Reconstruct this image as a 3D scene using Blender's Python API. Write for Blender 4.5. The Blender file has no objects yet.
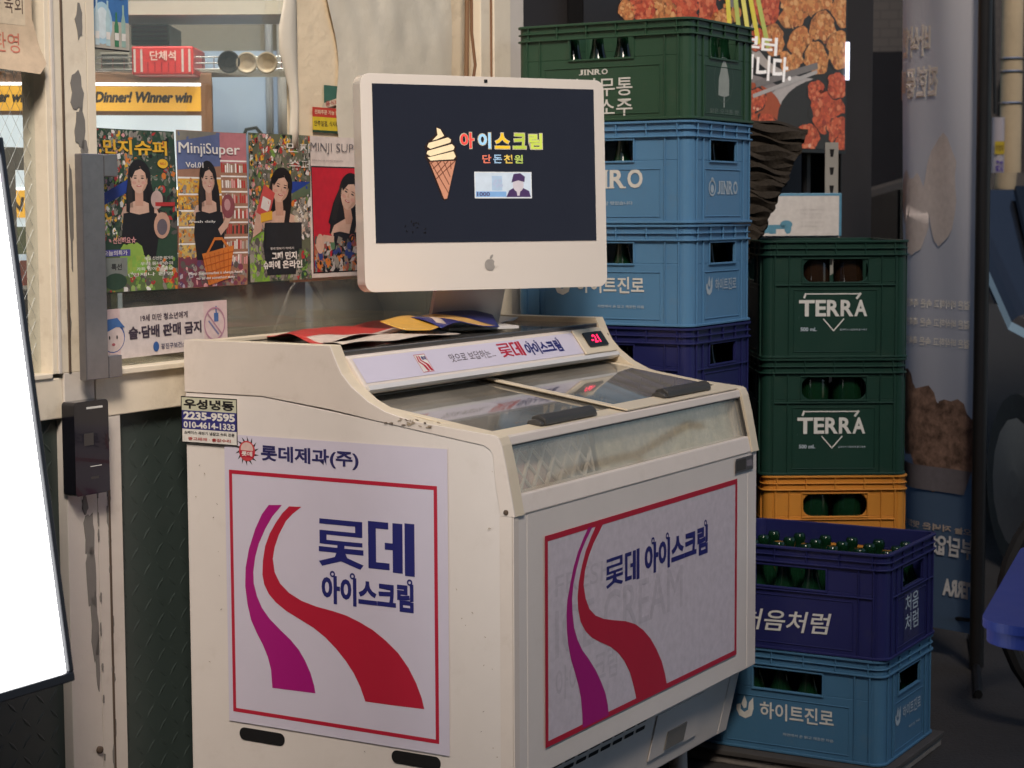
import bpy, bmesh, math, random
from mathutils import Vector, Matrix
from mathutils.geometry import tessellate_polygon
R = math.radians
random.seed(7)
SC = bpy.context.scene
COL = SC.collection

# ------------------------------------------------------------------ camera
F_PX, PITCH, ROLL, CAM_H = 1922.37, 0.0891, -0.005, 1.3
_cp, _sp = math.cos(PITCH), math.sin(PITCH)
_fwd = Vector((0, _cp, -_sp)); _up0 = Vector((0, _sp, _cp)); _r0 = Vector((1, 0, 0))
_rt = math.cos(ROLL)*_r0 + math.sin(ROLL)*_up0
_up = -math.sin(ROLL)*_r0 + math.cos(ROLL)*_up0
cam_data = bpy.data.cameras.new('camera')
cam_data.sensor_width = 36; cam_data.lens = 36*F_PX/1024
cam_data.clip_start = 0.1; cam_data.clip_end = 500
cam = bpy.data.objects.new('camera', cam_data); COL.objects.link(cam)
cam.matrix_world = Matrix(((_rt.x, _up.x, -_fwd.x, 0), (_rt.y, _up.y, -_fwd.y, 0), (_rt.z, _up.z, -_fwd.z, CAM_H), (0, 0, 0, 1)))
SC.camera = cam
cam_data.dof.use_dof = True; cam_data.dof.focus_distance = 3.75; cam_data.dof.aperture_fstop = 9.0
# ------------------------------------------------------------------ light
SUN_EL, SUN_AZ = 42, 169         # azimuth measured clockwise from +Y: behind the camera, a little to its left
w = bpy.data.worlds.new('World'); SC.world = w; w.use_nodes = True
_nt = w.node_tree; _bg = _nt.nodes['Background']
_sky = _nt.nodes.new('ShaderNodeTexSky'); _sky.sky_type = 'NISHITA'; _sky.sun_disc = False
_sky.sun_elevation = R(SUN_EL); _sky.sun_rotation = R(SUN_AZ)
_nt.links.new(_sky.outputs[0], _bg.inputs[0]); _bg.inputs[1].default_value = 0.08
sun_d = bpy.data.lights.new('sun', 'SUN'); sun_d.energy = 3.9; sun_d.angle = R(20); sun_d.color = (1, 0.86, 0.735)
sun = bpy.data.objects.new('sun', sun_d); COL.objects.link(sun)
_az = R(SUN_AZ); _el = R(SUN_EL)
_to = Vector((math.sin(_az)*math.cos(_el), math.cos(_az)*math.cos(_el), math.sin(_el)))
sun.rotation_euler = (-_to).to_track_quat('-Z', 'Y').to_euler()
SC.view_settings.view_transform = 'Standard'; SC.view_settings.look = 'None'
SC.view_settings.exposure = 0.66; SC.view_settings.gamma = 1.0; SC.view_settings.use_curve_mapping = False
SC.cycles.max_bounces = 8; SC.cycles.transparent_max_bounces = 16; SC.cycles.caustics_reflective = False; SC.cycles.caustics_refractive = False
SC.cycles.use_denoising = True; SC.cycles.sample_clamp_indirect = 4

# ------------------------------------------------------------------ survey: the shop front and the freezer share one direction
YAW = 0.531
C0 = Vector((0.0013, 3.4, 0))                                   # near bottom corner of the freezer
A = Vector((-math.cos(YAW), math.sin(YAW), 0))                  # towards the shop wall
B = Vector((math.sin(YAW), math.cos(YAW), 0))                   # along the shop wall
ANG_B = math.pi/2 - YAW                                         # rotation whose x axis is B and y axis is A
def ray(x, y): return _rt*((x-512)/F_PX) - _up*((y-384)/F_PX) + _fwd
EYE = Vector((0, 0, CAM_H))
def hit(x, y, P, n):
    d = ray(x, y); return EYE + d*((P-EYE).dot(n)/d.dot(n))
def side_uz(x, y): X = hit(x, y, C0, B); return ((X-C0).dot(A), X.z)
def front_vz(x, y, u=0.0): X = hit(x, y, C0+A*u, A); return ((X-C0).dot(B), X.z)
def at_y(x, y, Y): d = ray(x, y); return EYE + d*(Y/d.y)

# ------------------------------------------------------------------ materials
def mat(name, col, rough=0.5, var=0.06, scale=8.0, bump=0.0, bscale=60.0, metal=0.0, spec=0.5, dirt=0.0, dirtcol=(0.12, 0.10, 0.08), dscale=5.0,
        emit=None, estr=0.0, coat=0.0, trans=0.0, rvar=0.08, ior=1.45):
    m = bpy.data.materials.new(name); m.use_nodes = True
    nt = m.node_tree; N = nt.nodes; L = nt.links; b = N['Principled BSDF']
    b.inputs['Roughness'].default_value = rough; b.inputs['Metallic'].default_value = metal
    b.inputs['Specular IOR Level'].default_value = spec; b.inputs['Coat Weight'].default_value = coat
    b.inputs['Transmission Weight'].default_value = trans; b.inputs['IOR'].default_value = ior
    tc = N.new('ShaderNodeTexCoord')
    def noise(sc, det=4, ro=0.6):
        n = N.new('ShaderNodeTexNoise'); n.inputs['Scale'].default_value = sc; n.inputs['Detail'].default_value = det; n.inputs['Roughness'].default_value = ro
        L.new(tc.outputs['Object'], n.inputs['Vector']); return n
    n1 = noise(scale)
    mx = N.new('ShaderNodeMix'); mx.data_type = 'RGBA'
    mx.inputs[6].default_value = (*[max(0, c*(1-var*1.6)) for c in col], 1); mx.inputs[7].default_value = (*[min(1, c*(1+var*1.6)) for c in col], 1)
    L.new(n1.outputs['Fac'], mx.inputs[0]); out = mx.outputs[2]
    if dirt > 0:
        n2 = noise(dscale, 8, 0.7)
        mr = N.new('ShaderNodeMapRange'); mr.inputs[1].default_value = 0.56; mr.inputs[2].default_value = 0.78; mr.inputs[4].default_value = dirt
        L.new(n2.outputs['Fac'], mr.inputs[0])
        m2 = N.new('ShaderNodeMix'); m2.data_type = 'RGBA'; m2.inputs[7].default_value = (*dirtcol, 1)
        L.new(out, m2.inputs[6]); L.new(mr.outputs[0], m2.inputs[0]); out = m2.outputs[2]
    L.new(out, b.inputs['Base Color'])
    if rvar:
        n3 = noise(scale*2.3, 3); mr2 = N.new('ShaderNodeMapRange')
        mr2.inputs[3].default_value = max(0.02, rough-rvar); mr2.inputs[4].default_value = min(1, rough+rvar)
        L.new(n3.outputs['Fac'], mr2.inputs[0]); L.new(mr2.outputs[0], b.inputs['Roughness'])
    if bump:
        n4 = noise(bscale, 5); bp = N.new('ShaderNodeBump'); bp.inputs['Strength'].default_value = bump; bp.inputs['Distance'].default_value = 0.01
        L.new(n4.outputs['Fac'], bp.inputs['Height']); L.new(bp.outputs[0], b.inputs['Normal'])
    if emit:
        b.inputs['Emission Color'].default_value = (*emit, 1); b.inputs['Emission Strength'].default_value = estr
    return m
def glass(name, tint=(1, 1, 1), gloss=0.08, rough=0.03, haze=0.0, hazecol=(0.6, 0.58, 0.52)):
    m = bpy.data.materials.new(name); m.use_nodes = True
    nt = m.node_tree; N = nt.nodes; L = nt.links; N.clear()
    o = N.new('ShaderNodeOutputMaterial'); t = N.new('ShaderNodeBsdfTransparent'); t.inputs[0].default_value = (*tint, 1)
    g = N.new('ShaderNodeBsdfGlossy'); g.inputs['Roughness'].default_value = rough; g.inputs['Color'].default_value = (1, 1, 1, 1)
    lw = N.new('ShaderNodeFresnel'); lw.inputs['IOR'].default_value = 1.5
    ad = N.new('ShaderNodeMath'); ad.operation = 'ADD'; ad.inputs[1].default_value = gloss; ad.use_clamp = True; L.new(lw.outputs[0], ad.inputs[0])
    ge = N.new('ShaderNodeNewGeometry'); sb = N.new('ShaderNodeMath'); sb.operation = 'SUBTRACT'; sb.inputs[0].default_value = 1; L.new(ge.outputs['Backfacing'], sb.inputs[1])
    ml = N.new('ShaderNodeMath'); ml.operation = 'MULTIPLY'; L.new(ad.outputs[0], ml.inputs[0]); L.new(sb.outputs[0], ml.inputs[1]); ad = ml
    base = t.outputs[0]
    if haze:
        d = N.new('ShaderNodeBsdfDiffuse'); d.inputs[0].default_value = (*hazecol, 1)
        tc = N.new('ShaderNodeTexCoord'); n = N.new('ShaderNodeTexNoise'); n.inputs['Scale'].default_value = 5; n.inputs['Detail'].default_value = 6; L.new(tc.outputs['Object'], n.inputs['Vector'])
        mr = N.new('ShaderNodeMapRange'); mr.inputs[1].default_value = 0.3; mr.inputs[2].default_value = 0.7; mr.inputs[3].default_value = haze*0.5; mr.inputs[4].default_value = min(1, haze*1.5); L.new(n.outputs['Fac'], mr.inputs[0])
        mh = N.new('ShaderNodeMixShader'); L.new(mr.outputs[0], mh.inputs[0]); L.new(base, mh.inputs[1]); L.new(d.outputs[0], mh.inputs[2]); base = mh.outputs[0]
    mx = N.new('ShaderNodeMixShader'); L.new(ad.outputs[0], mx.inputs[0]); L.new(base, mx.inputs[1]); L.new(g.outputs[0], mx.inputs[2]); L.new(mx.outputs[0], o.inputs[0])
    return m
_ink = {}
def ink(c, rough=0.45, emit=0.0):
    k = (tuple(round(x, 3) for x in c), rough, emit)
    if k not in _ink:
        _ink[k] = mat('ink', c, rough, 0.14, 55, rvar=0.05, emit=c if emit else None, estr=emit)
    return _ink[k]
M = {}
M['white'] = mat('freezer_white', (0.74, 0.69, 0.65), 0.40, 0.04, 6, dirt=0.20, dirtcol=(0.44, 0.37, 0.29), dscale=11)
M['cream'] = mat('yellowed_plastic', (0.70, 0.61, 0.46), 0.42, 0.05, 9, dirt=0.25, dirtcol=(0.34, 0.25, 0.14), dscale=20)
M['cream2'] = mat('cheek_plastic', (0.71, 0.64, 0.58), 0.43, 0.05, 9, dirt=0.22, dirtcol=(0.36, 0.29, 0.20), dscale=16)
M['decal'] = mat('printed_vinyl', (0.635, 0.60, 0.715), 0.34, 0.03, 10, dirt=0.08, dirtcol=(0.4, 0.36, 0.36))
M['red'] = mat('print_red', (0.46, 0.018, 0.045), 0.36, 0.05)
M['magenta'] = mat('print_magenta', (0.38, 0.012, 0.19), 0.36, 0.05)
M['navy'] = mat('print_navy', (0.022, 0.024, 0.16), 0.38, 0.05)
M['black'] = mat('black_plastic', (0.012, 0.012, 0.013), 0.4, 0.1)
M['blackhole'] = mat('dark_void', (0.004, 0.004, 0.005), 0.8, 0.1)
M['darkgrey'] = mat('dark_grey_plastic', (0.05, 0.047, 0.043), 0.4, 0.1)
M['steel'] = mat('brushed_steel', (0.25, 0.24, 0.25), 0.32, 0.10, 40, metal=0.75, dirt=.3, dirtcol=(.10, .09, .09), dscale=30)
M['chrome'] = mat('bright_metal', (0.6, 0.6, 0.6), 0.2, 0.05, metal=0.9)
M['imac'] = mat('glossy_white_plastic', (0.78, 0.73, 0.67), 0.12, 0.015, 3, coat=0.5, rvar=0.03)
M['alu'] = mat('anodised_metal', (0.72, 0.71, 0.70), 0.4, 0.04, metal=0.1)
M['screen'] = mat('screen_black', (0.009, 0.010, 0.014), 0.22, 0.05, emit=(0.008, 0.009, 0.014), estr=1.0)
M['green_kick'] = mat('green_plate', (0.040, 0.056, 0.052), 0.42, 0.14, 3, dirt=0.25, dirtcol=(0.06, 0.06, 0.055))
M['crate_green'] = mat('crate_green', (0.026, 0.070, 0.040), 0.42, 0.10, 6, dirt=0.42, dirtcol=(0.08, 0.09, 0.06), dscale=26)
M['crate_dgreen'] = mat('crate_dark_green', (0.011, 0.042, 0.030), 0.40, 0.10, 6, dirt=0.42, dirtcol=(0.05, 0.07, 0.05), dscale=26)
M['crate_blue'] = mat('crate_blue', (0.088, 0.220, 0.385), 0.42, 0.07, 6, dirt=0.42, dirtcol=(0.14, 0.20, 0.26), dscale=26)
M['crate_teal'] = mat('crate_sky_blue', (0.060, 0.165, 0.285), 0.42, 0.07, 6, dirt=0.42, dirtcol=(0.13, 0.19, 0.24), dscale=26)
M['crate_navy'] = mat('crate_navy', (0.016, 0.019, 0.10), 0.42, 0.10, 6, dirt=0.42, dirtcol=(0.05, 0.05, 0.09), dscale=26)
M['crate_orange'] = mat('crate_orange', (0.58, 0.24, 0.035), 0.45, 0.08, 6, dirt=0.42, dirtcol=(0.32, 0.16, 0.05), dscale=26)
M['print_white'] = mat('print_white', (0.66, 0.66, 0.62), 0.5, 0.08, 40, dirt=0.25, dirtcol=(0.35, 0.38, 0.38), dscale=30)
M['print_pale'] = mat('print_pale_blue', (0.42, 0.50, 0.56), 0.5, 0.1, 40)
M['bottle'] = mat('green_bottle_glass', (0.006, 0.034, 0.014), 0.05, 0.1, rvar=0.02, trans=0.25, ior=1.5, coat=0.0, spec=0.4)
M['bottle_brown'] = mat('brown_bottle_glass', (0.05, 0.026, 0.014), 0.06, 0.1, rvar=0.02, trans=0.6, ior=1.5)
M['cap'] = mat('bottle_cap_metal', (0.5, 0.5, 0.48), 0.35, 0.1, metal=0.7)
M['blabel'] = mat('bottle_label', (0.55, 0.58, 0.50), 0.6, 0.25, 120)

# ------------------------------------------------------------------ object helpers
def put(o, label=None, cat=None, group=None, kind=None):
    if label: o['label'] = label
    if cat: o['category'] = cat
    if group: o['group'] = group
    if kind: o['kind'] = kind
    return o
def thing(name, label, cat, loc=(0, 0, 0), rz=0.0, group=None):
    o = bpy.data.objects.new(name, None); o.empty_display_size = 0.1; COL.objects.link(o)
    o.location = loc; o.rotation_euler = (0, 0, rz)
    return put(o, label, cat, group)
def copy_tree(o, parent=None):
    c = o.copy(); COL.objects.link(c)
    if parent: c.parent = parent
    for ch in list(o.children): copy_tree(ch, c)
    return c
class MB:
    def __init__(s): s.v = []; s.f = []; s.fm = []; s.ms = []; s.M = Matrix.Identity(4)
    def mi(s, m):
        if m not in s.ms: s.ms.append(m)
        return s.ms.index(m)
    def add(s, vs, fs, m):
        k = len(s.v); i = s.mi(m)
        s.v += [s.M @ Vector(p) for p in vs]
        for f in fs: s.f.append([k+j for j in f]); s.fm.append(i)
        return s
    def box(s, x0, x1, y0, y1, z0, z1, m):
        p = [(x, y, z) for z in (z0, z1) for y in (y0, y1) for x in (x0, x1)]
        return s.add(p, [(0, 2, 3, 1), (4, 5, 7, 6), (0, 1, 5, 4), (2, 6, 7, 3), (0, 4, 6, 2), (1, 3, 7, 5)], m)
    def prism(s, poly, axis, a0, a1, m):
        def P(q, t):
            return (t, q[0], q[1]) if axis == 'x' else (q[0], t, q[1]) if axis == 'y' else (q[0], q[1], t)
        n = len(poly); vs = [P(q, a0) for q in poly]+[P(q, a1) for q in poly]
        tri = tessellate_polygon([[Vector((q[0], q[1], 0)) for q in poly]])
        fs = [tuple(t) for t in tri]+[tuple(n+i for i in reversed(t)) for t in tri]+[(i, (i+1) % n, n+(i+1) % n, n+i) for i in range(n)]
        return s.add(vs, fs, m)
    def poly(s, pts, m): return s.add(pts, [tuple(range(len(pts)))], m)
    def tube(s, path, r, m, n=8, cap=True):
        path = [Vector(p) for p in path]; rs = r if isinstance(r, (list, tuple)) else [r]*len(path)
        vs = []; up = Vector((0, 0, 1)); prev = None
        for i, p in enumerate(path):
            t = (path[min(i+1, len(path)-1)]-path[max(i-1, 0)]).normalized()
            if prev is None: u = t.cross(up if abs(t.z) < 0.9 else Vector((1, 0, 0))).normalized()
            else: u = (prev - t*prev.dot(t)).normalized()
            prev = u; wv = t.cross(u)
            for k in range(n):
                a = 2*math.pi*k/n; vs.append(p+(u*math.cos(a)+wv*math.sin(a))*rs[i])
        fs = [(i*n+k, i*n+(k+1) % n, (i+1)*n+(k+1) % n, (i+1)*n+k) for i in range(len(path)-1) for k in range(n)]
        if cap: fs += [tuple(range(n))[::-1], tuple((len(path)-1)*n+k for k in range(n))]
        return s.add(vs, fs, m)
    def lathe(s, prof, m, c=(0, 0, 0), n=16):
        vs = [(c[0]+r*math.cos(2*math.pi*k/n), c[1]+r*math.sin(2*math.pi*k/n), c[2]+z) for r, z in prof for k in range(n)]
        fs = [(i*n+k, i*n+(k+1) % n, (i+1)*n+(k+1) % n, (i+1)*n+k) for i in range(len(prof)-1) for k in range(n)]
        fs += [tuple(range(n))[::-1], tuple((len(prof)-1)*n+k for k in range(n))]
        return s.add(vs, fs, m)
    def build(s, name, parent=None, bevel=0.0, seg=2, smooth=False, fix=True):
        me = bpy.data.meshes.new(name); me.from_pydata([tuple(p) for p in s.v], [], s.f)
        for m in s.ms: me.materials.append(m)
        me.polygons.foreach_set('material_index', s.fm)
        if fix:
            bm = bmesh.new(); bm.from_mesh(me); bmesh.ops.recalc_face_normals(bm, faces=bm.faces); bm.to_mesh(me); bm.free()
        if smooth: me.polygons.foreach_set('use_smooth', [True]*len(me.polygons))
        me.update()
        o = bpy.data.objects.new(name, me); COL.objects.link(o)
        if parent: o.parent = parent
        if bevel:
            b = o.modifiers.new('bevel', 'BEVEL'); b.width = bevel; b.segments = seg; b.limit_method = 'ANGLE'; b.angle_limit = R(40)
            b.harden_normals = False
        if smooth:
            e = o.modifiers.new('edges', 'EDGE_SPLIT'); e.split_angle = R(42)
        return o

# flat printed things: layered polygons on a plane (x right, y up, z out of the sheet)
_tc = {}
def text_mesh(body, bold):
    k = (body, round(bold, 4))
    if k not in _tc:
        c = bpy.data.curves.new('lettering', 'FONT'); c.body = body; c.size = 1; c.offset = bold; c.resolution_u = 3
        o = bpy.data.objects.new('lettering', c); COL.objects.link(o); bpy.context.view_layer.update()
        me = bpy.data.meshes.new_from_object(o.evaluated_get(bpy.context.evaluated_depsgraph_get()))
        vs = [(v.co.x, v.co.y) for v in me.vertices]; fs = [tuple(p.vertices) for p in me.polygons]
        bpy.data.objects.remove(o); bpy.data.meshes.remove(me); bpy.data.curves.remove(c)
        _tc[k] = (vs, fs)
    return _tc[k]
class Art:
    def __init__(s, step=0.0004): s.b = MB(); s.clip = None; s.STEP = step
    def z(s, l): return l*s.STEP
    def poly(s, pts, m, l=1):
        if s.clip:
            x0, y0, x1, y1 = s.clip
            for ax, lim, sg in ((0, x0, 1), (0, x1, -1), (1, y0, 1), (1, y1, -1)):
                out = []
                for i in range(len(pts)):
                    p, q = pts[i], pts[(i+1) % len(pts)]
                    ip, iq = (p[ax]-lim)*sg >= 0, (q[ax]-lim)*sg >= 0
                    if ip: out.append(p)
                    if ip != iq:
                        t = (lim-p[ax])/(q[ax]-p[ax]); out.append((p[0]+(q[0]-p[0])*t, p[1]+(q[1]-p[1])*t))
                pts = out
                if len(pts) < 3: return s
        tri = tessellate_polygon([[Vector((p[0], p[1], 0)) for p in pts]])
        z = s.z(l); fs = []
        for t in tri:
            a, b, c = (pts[i] for i in t)
            if (b[0]-a[0])*(c[1]-a[1])-(b[1]-a[1])*(c[0]-a[0]) < 0: t = (t[0], t[2], t[1])
            fs.append(tuple(t))
        s.b.add([(p[0], p[1], z) for p in pts], fs, m); return s
    def rect(s, x0, y0, x1, y1, m, l=1): return s.poly([(x0, y0), (x1, y0), (x1, y1), (x0, y1)], m, l)
    def border(s, x0, y0, x1, y1, t, m, l=1):
        s.rect(x0, y0, x1, y0+t, m, l); s.rect(x0, y1-t, x1, y1, m, l); s.rect(x0, y0+t, x0+t, y1-t, m, l); return s.rect(x1-t, y0+t, x1, y1-t, m, l)
    def ell(s, cx, cy, rx, ry, m, l=1, n=20, rot=0):
        c, d = math.cos(rot), math.sin(rot)
        return s.poly([(cx+rx*math.cos(2*math.pi*k/n)*c-ry*math.sin(2*math.pi*k/n)*d, cy+rx*math.cos(2*math.pi*k/n)*d+ry*math.sin(2*math.pi*k/n)*c) for k in range(n)], m, l)
    def ring(s, cx, cy, r0, r1, m, l=1, n=28):
        for k in range(n):
            a, b = 2*math.pi*k/n, 2*math.pi*(k+1)/n
            s.poly([(cx+r0*math.cos(a), cy+r0*math.sin(a)), (cx+r1*math.cos(a), cy+r1*math.sin(a)), (cx+r1*math.cos(b), cy+r1*math.sin(b)), (cx+r0*math.cos(b), cy+r0*math.sin(b))], m, l)
        return s
    def line(s, pts, wd, m, l=1):
        for p, q in zip(pts[:-1], pts[1:]):
            dx, dy = q[0]-p[0], q[1]-p[1]; d = math.hypot(dx, dy) or 1; nx, ny = -dy/d*wd/2, dx/d*wd/2; ex, ey = dx/d*wd*0.3, dy/d*wd*0.3
            s.poly([(p[0]-ex+nx, p[1]-ey+ny), (p[0]-ex-nx, p[1]-ey-ny), (q[0]+ex-nx, q[1]+ey-ny), (q[0]+ex+nx, q[1]+ey+ny)], m, l)
        return s
    def text(s, body, x0, y0, x1, y1, m, l=2, bold=0.0, mirror=False, slant=0.0, rise=0.0):
        if 'M' in body and bold > 0:        # a thickened M folds over itself: print it three times, slightly shifted
            d = (x1-x0)/max(4, len(body))*bold*2.2
            for k, o in enumerate((-d, 0, d)): s.text(body, x0+o, y0, x1+o, y1, m, l+.3*k, 0.0, mirror, slant, rise)
            return s
        vs, fs = text_mesh(body, bold)
        if not vs: return s
        ax, bx = min(v[0] for v in vs), max(v[0] for v in vs); ay, by = min(v[1] for v in vs), max(v[1] for v in vs)
        z = s.z(l); out = []
        for x, y in vs:
            tx, ty = (x-ax)/(bx-ax), (y-ay)/(by-ay)
            if mirror: tx = 1-tx
            out.append((x0+(x1-x0)*tx+slant*(y1-y0)*ty, y0+(y1-y0)*ty+rise*tx, z))
        f2 = []
        for f in fs:
            ar = sum(out[f[i]][0]*out[f[(i+1) % len(f)]][1]-out[f[(i+1) % len(f)]][0]*out[f[i]][1] for i in range(len(f)))
            f2.append(f if ar > 0 else tuple(reversed(f)))
        s.b.add(out, f2, m); return s
    def build(s, name, parent=None, mw=None, wave=None, cut=0.02):
        """mw: 4x4 matrix from the sheet to the parent's space; wave(x, y) lifts the sheet"""
        o = s.b.build(name, parent, fix=False); me = o.data
        if wave:
            bm = bmesh.new(); bm.from_mesh(me)
            xs = [v.co.x for v in bm.verts]; ys = [v.co.y for v in bm.verts]
            for ax, lo, hi in ((0, min(xs), max(xs)), (1, min(ys), max(ys))):
                t = lo+cut
                while t < hi:
                    no = (1, 0, 0) if ax == 0 else (0, 1, 0)
                    bmesh.ops.bisect_plane(bm, geom=bm.verts[:]+bm.edges[:]+bm.faces[:], plane_co=(t, t, 0), plane_no=no); t += cut
            for v in bm.verts: v.co.z += wave(v.co.x, v.co.y)
            bm.to_mesh(me); bm.free(); me.polygons.foreach_set('use_smooth', [True]*len(me.polygons))
        if mw is not None: me.transform(mw)
        me.update(); return o
def sheet(origin, xdir, ydir):
    x = Vector(xdir).normalized(); y = Vector(ydir); y = (y-x*y.dot(x)).normalized(); z = x.cross(y)
    return Matrix(((x.x, y.x, z.x, origin[0]), (x.y, y.y, z.y, origin[1]), (x.z, y.z, z.z, origin[2]), (0, 0, 0, 1)))
def rounded(x0, y0, x1, y1, r, n=6):
    out = []
    for cx, cy, a0 in ((x1-r, y0+r, -90), (x1-r, y1-r, 0), (x0+r, y1-r, 90), (x0+r, y0+r, 180)):
        for k in range(n+1):
            a = R(a0+90*k/n); out.append((cx+r*math.cos(a), cy+r*math.sin(a)))
    return out

# block lettering drawn by hand for the freezer's big two-syllable wordmark (unit square each)
def lot(a, x0, y0, x1, y1, m, l=2):
    W_, H_ = x1-x0, y1-y0
    def r(p, q, s_, t): a.rect(x0+W_*p, y0+H_*q, x0+W_*s_, y0+H_*t, m, l)
    r(.02, .89, .98, 1.0); r(.82, .755, .98, .89); r(.02, .665, .98, .755); r(.02, .55, .18, .665); r(.02, .46, .98, .55)
    r(.42, .40, .58, .46); r(0, .29, 1, .40)
    a.poly([(x0+W_*p, y0+H_*q) for p, q in ((.40, .29), (.60, .29), (.64, .20), (1.0, .08), (.93, -.02), (.5, .12), (.07, -.02), (0, .08), (.36, .20))], m, l)
def te(a, x0, y0, x1, y1, m, l=2):
    W_, H_ = x1-x0, y1-y0
    def r(p, q, s_, t): a.rect(x0+W_*p, y0+H_*q, x0+W_*s_, y0+H_*t, m, l)
    r(0, .86, .44, 1.0); r(0, .16, .17, .86); r(0, .02, .46, .16); r(.36, .44, .53, .58); r(.53, -.02, .745, 1.0); r(.79, -.06, 1.0, 1.02)
def icecream(a, x0, y0, x1, y1, m, l=2, paper=None):
    """slim lettering with ringed stems"""
    h = y1-y0; w_ = (x1-x0)/5; a.text('아이스크림', x0, y0, x1, y1-h*.12, m, l, 0.045)
    y1 -= h*.10
    for k, dx in ((0, .62), (1, .72), (4, .80)):
        a.ring(x0+w_*(k+dx), y1+h*0.03, h*0.045, h*0.10, m, l)

# ------------------------------------------------------------------ ground and surroundings
M['asphalt'] = mat('asphalt', (0.034, 0.032, 0.031), 0.85, 0.25, 3, bump=0.5, bscale=90, dirt=0.4, dirtcol=(0.09, 0.085, 0.08), dscale=1.6)
g = MB().box(-40, 40, -30, 60, -0.3, 0, M['asphalt']).build('ground'); put(g, kind='structure')
M['slab'] = mat('worn_concrete', (0.22, 0.20, 0.18), 0.85, 0.15, 10, bump=0.4, bscale=40, dirt=0.5, dirtcol=(0.09, 0.08, 0.07))
M['slabtop'] = mat('dark_board', (0.06, 0.055, 0.052), 0.8, 0.2, 10)
def freezer_xyz(v, u, z): return C0 + B*v + A*u + Vector((0, 0, z))

# ------------------------------------------------------------------ the shop
M['paint'] = mat('old_white_paint', (0.78, 0.70, 0.56), 0.5, 0.07, 5, bump=0.15, bscale=30, dirt=0.45, dirtcol=(0.36, 0.27, 0.17), dscale=9)
M['paint2'] = mat('old_grey_white_paint', (0.62, 0.575, 0.52), 0.5, 0.07, 5, bump=0.15, bscale=30, dirt=0.3, dirtcol=(0.3, 0.25, 0.19), dscale=9)
M['chip'] = mat('bare_primer', (0.20, 0.19, 0.175), 0.7, 0.12, 20)
M['chipdark'] = mat('rust_edge', (0.10, 0.07, 0.05), 0.8, 0.2, 40)
M['plaster'] = mat('beige_plaster', (0.74, 0.62, 0.44), 0.75, 0.10, 4, bump=0.4, bscale=18, dirt=0.55, dirtcol=(0.36, 0.33, 0.26), dscale=3)
M['wood_edge'] = mat('brown_wood', (0.20, 0.10, 0.05), 0.6, 0.2, 12)
M['inwall'] = mat('interior_wall', (0.42, 0.39, 0.34), 0.8, 0.12, 2, dirt=0.4, dirtcol=(0.22, 0.20, 0.18), dscale=2)
M['darkwall'] = mat('dark_facade', (0.022, 0.020, 0.021), 0.7, 0.2, 3)
M['pane'] = glass('window_glass', (0.95, 0.97, 0.97), 0.01, 0.02, 0.035, (0.55, 0.55, 0.5))
M['pane_low'] = glass('dusty_glass', (0.75, 0.75, 0.71), 0.02, 0.05, 0.30, (0.40, 0.38, 0.31))
SHOP_O = C0 + A*0.8
shop = thing('shop_building', 'white painted shop front with glazed door, dark green plate panels and beige plaster wall', 'shop building', SHOP_O, ANG_B)
def shop_part(mb, name, parent=None, **k): return mb.build(name, parent or shop, **k)
YD = -0.0
# interior shell (x along the front, y into the shop)
b = MB()
b.box(-1.9, 3.6, 3.4, 3.5, -0.0, 2.7, M['inwall']); b.box(-2.0, -1.9, 0.1, 3.5, 0, 2.7, M['inwall']); b.box(3.6, 3.7, 0.3, 3.5, 0, 2.7, M['inwall'])
shop_part(b, 'interior_wall')
shop_part(MB().box(-2.0, 3.7, 0.05, 3.5, 2.7, 2.8, M['inwall']), 'ceiling')
shop_part(MB().box(-1.9, 3.6, 0.04, 3.4, 0.002, 0.02, M['slab']), 'interior_floor')
shop_part(MB().box(-3.5, 3.85, -0.02, 3.6, 2.82, 5.5, M['darkwall']), 'upper_storey')
b = MB().box(0.452, 1.245, 0.018, 0.03, 1.15, 2.8, M['plaster']).box(0.75, 1.245, 0.012, 0.1, 0.0, 1.0, M['plaster'])
shop_part(b, 'plaster_wall')
b = MB().box(1.195, 1.25, -0.012, 0.06, 0, 2.8, M['paint']).box(1.243, 1.325, -0.022, 0.06, 0, 2.8, M['paint']).box(1.328, 1.42, -0.005, 0.06, 0, 2.8, M['paint2'])
b.box(1.238, 1.2425, -0.018, -0.012, 0, 2.8, M['wood_edge'])
shop_part(b, 'white_column', bevel=0.003)
b = MB().box(1.425, 3.85, 0.02, 0.12, 0, 2.8, M['darkwall'])
shop_part(b, 'dark_wall')
# diamond plate panel: raised lozenges at alternating angles
def plate(mb, x0, x1, z0, z1, y):
    mb.box(x0, x1, y, y+0.01, z0, z1, M['green_kick'])
    p = 0.036; i = 0; x = x0+0.02
    while x < x1-0.015:
        j = 0; z = z0+0.02
        while z < z1-0.015:
            s_ = 1 if (i+j) % 2 == 0 else -1; a = R(45)*s_; L_, w_ = 0.017, 0.0042
            ca, sa = math.cos(a), math.sin(a)
            def P(t, q, h): return (x+t*ca-q*sa, y-h, z+t*sa+q*ca)
            mb.add([P(-L_, 0, 0), P(0, -w_, 0), P(L_, 0, 0), P(0, w_, 0), P(-L_*.5, 0, .0011), P(L_*.5, 0, .0011)],
                   [(0, 1, 4), (1, 5, 4), (1, 2, 5), (2, 3, 5), (3, 4, 5), (3, 0, 4)], M['green_kick'])
            j += 1; z += p
        i += 1; x += p
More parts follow.
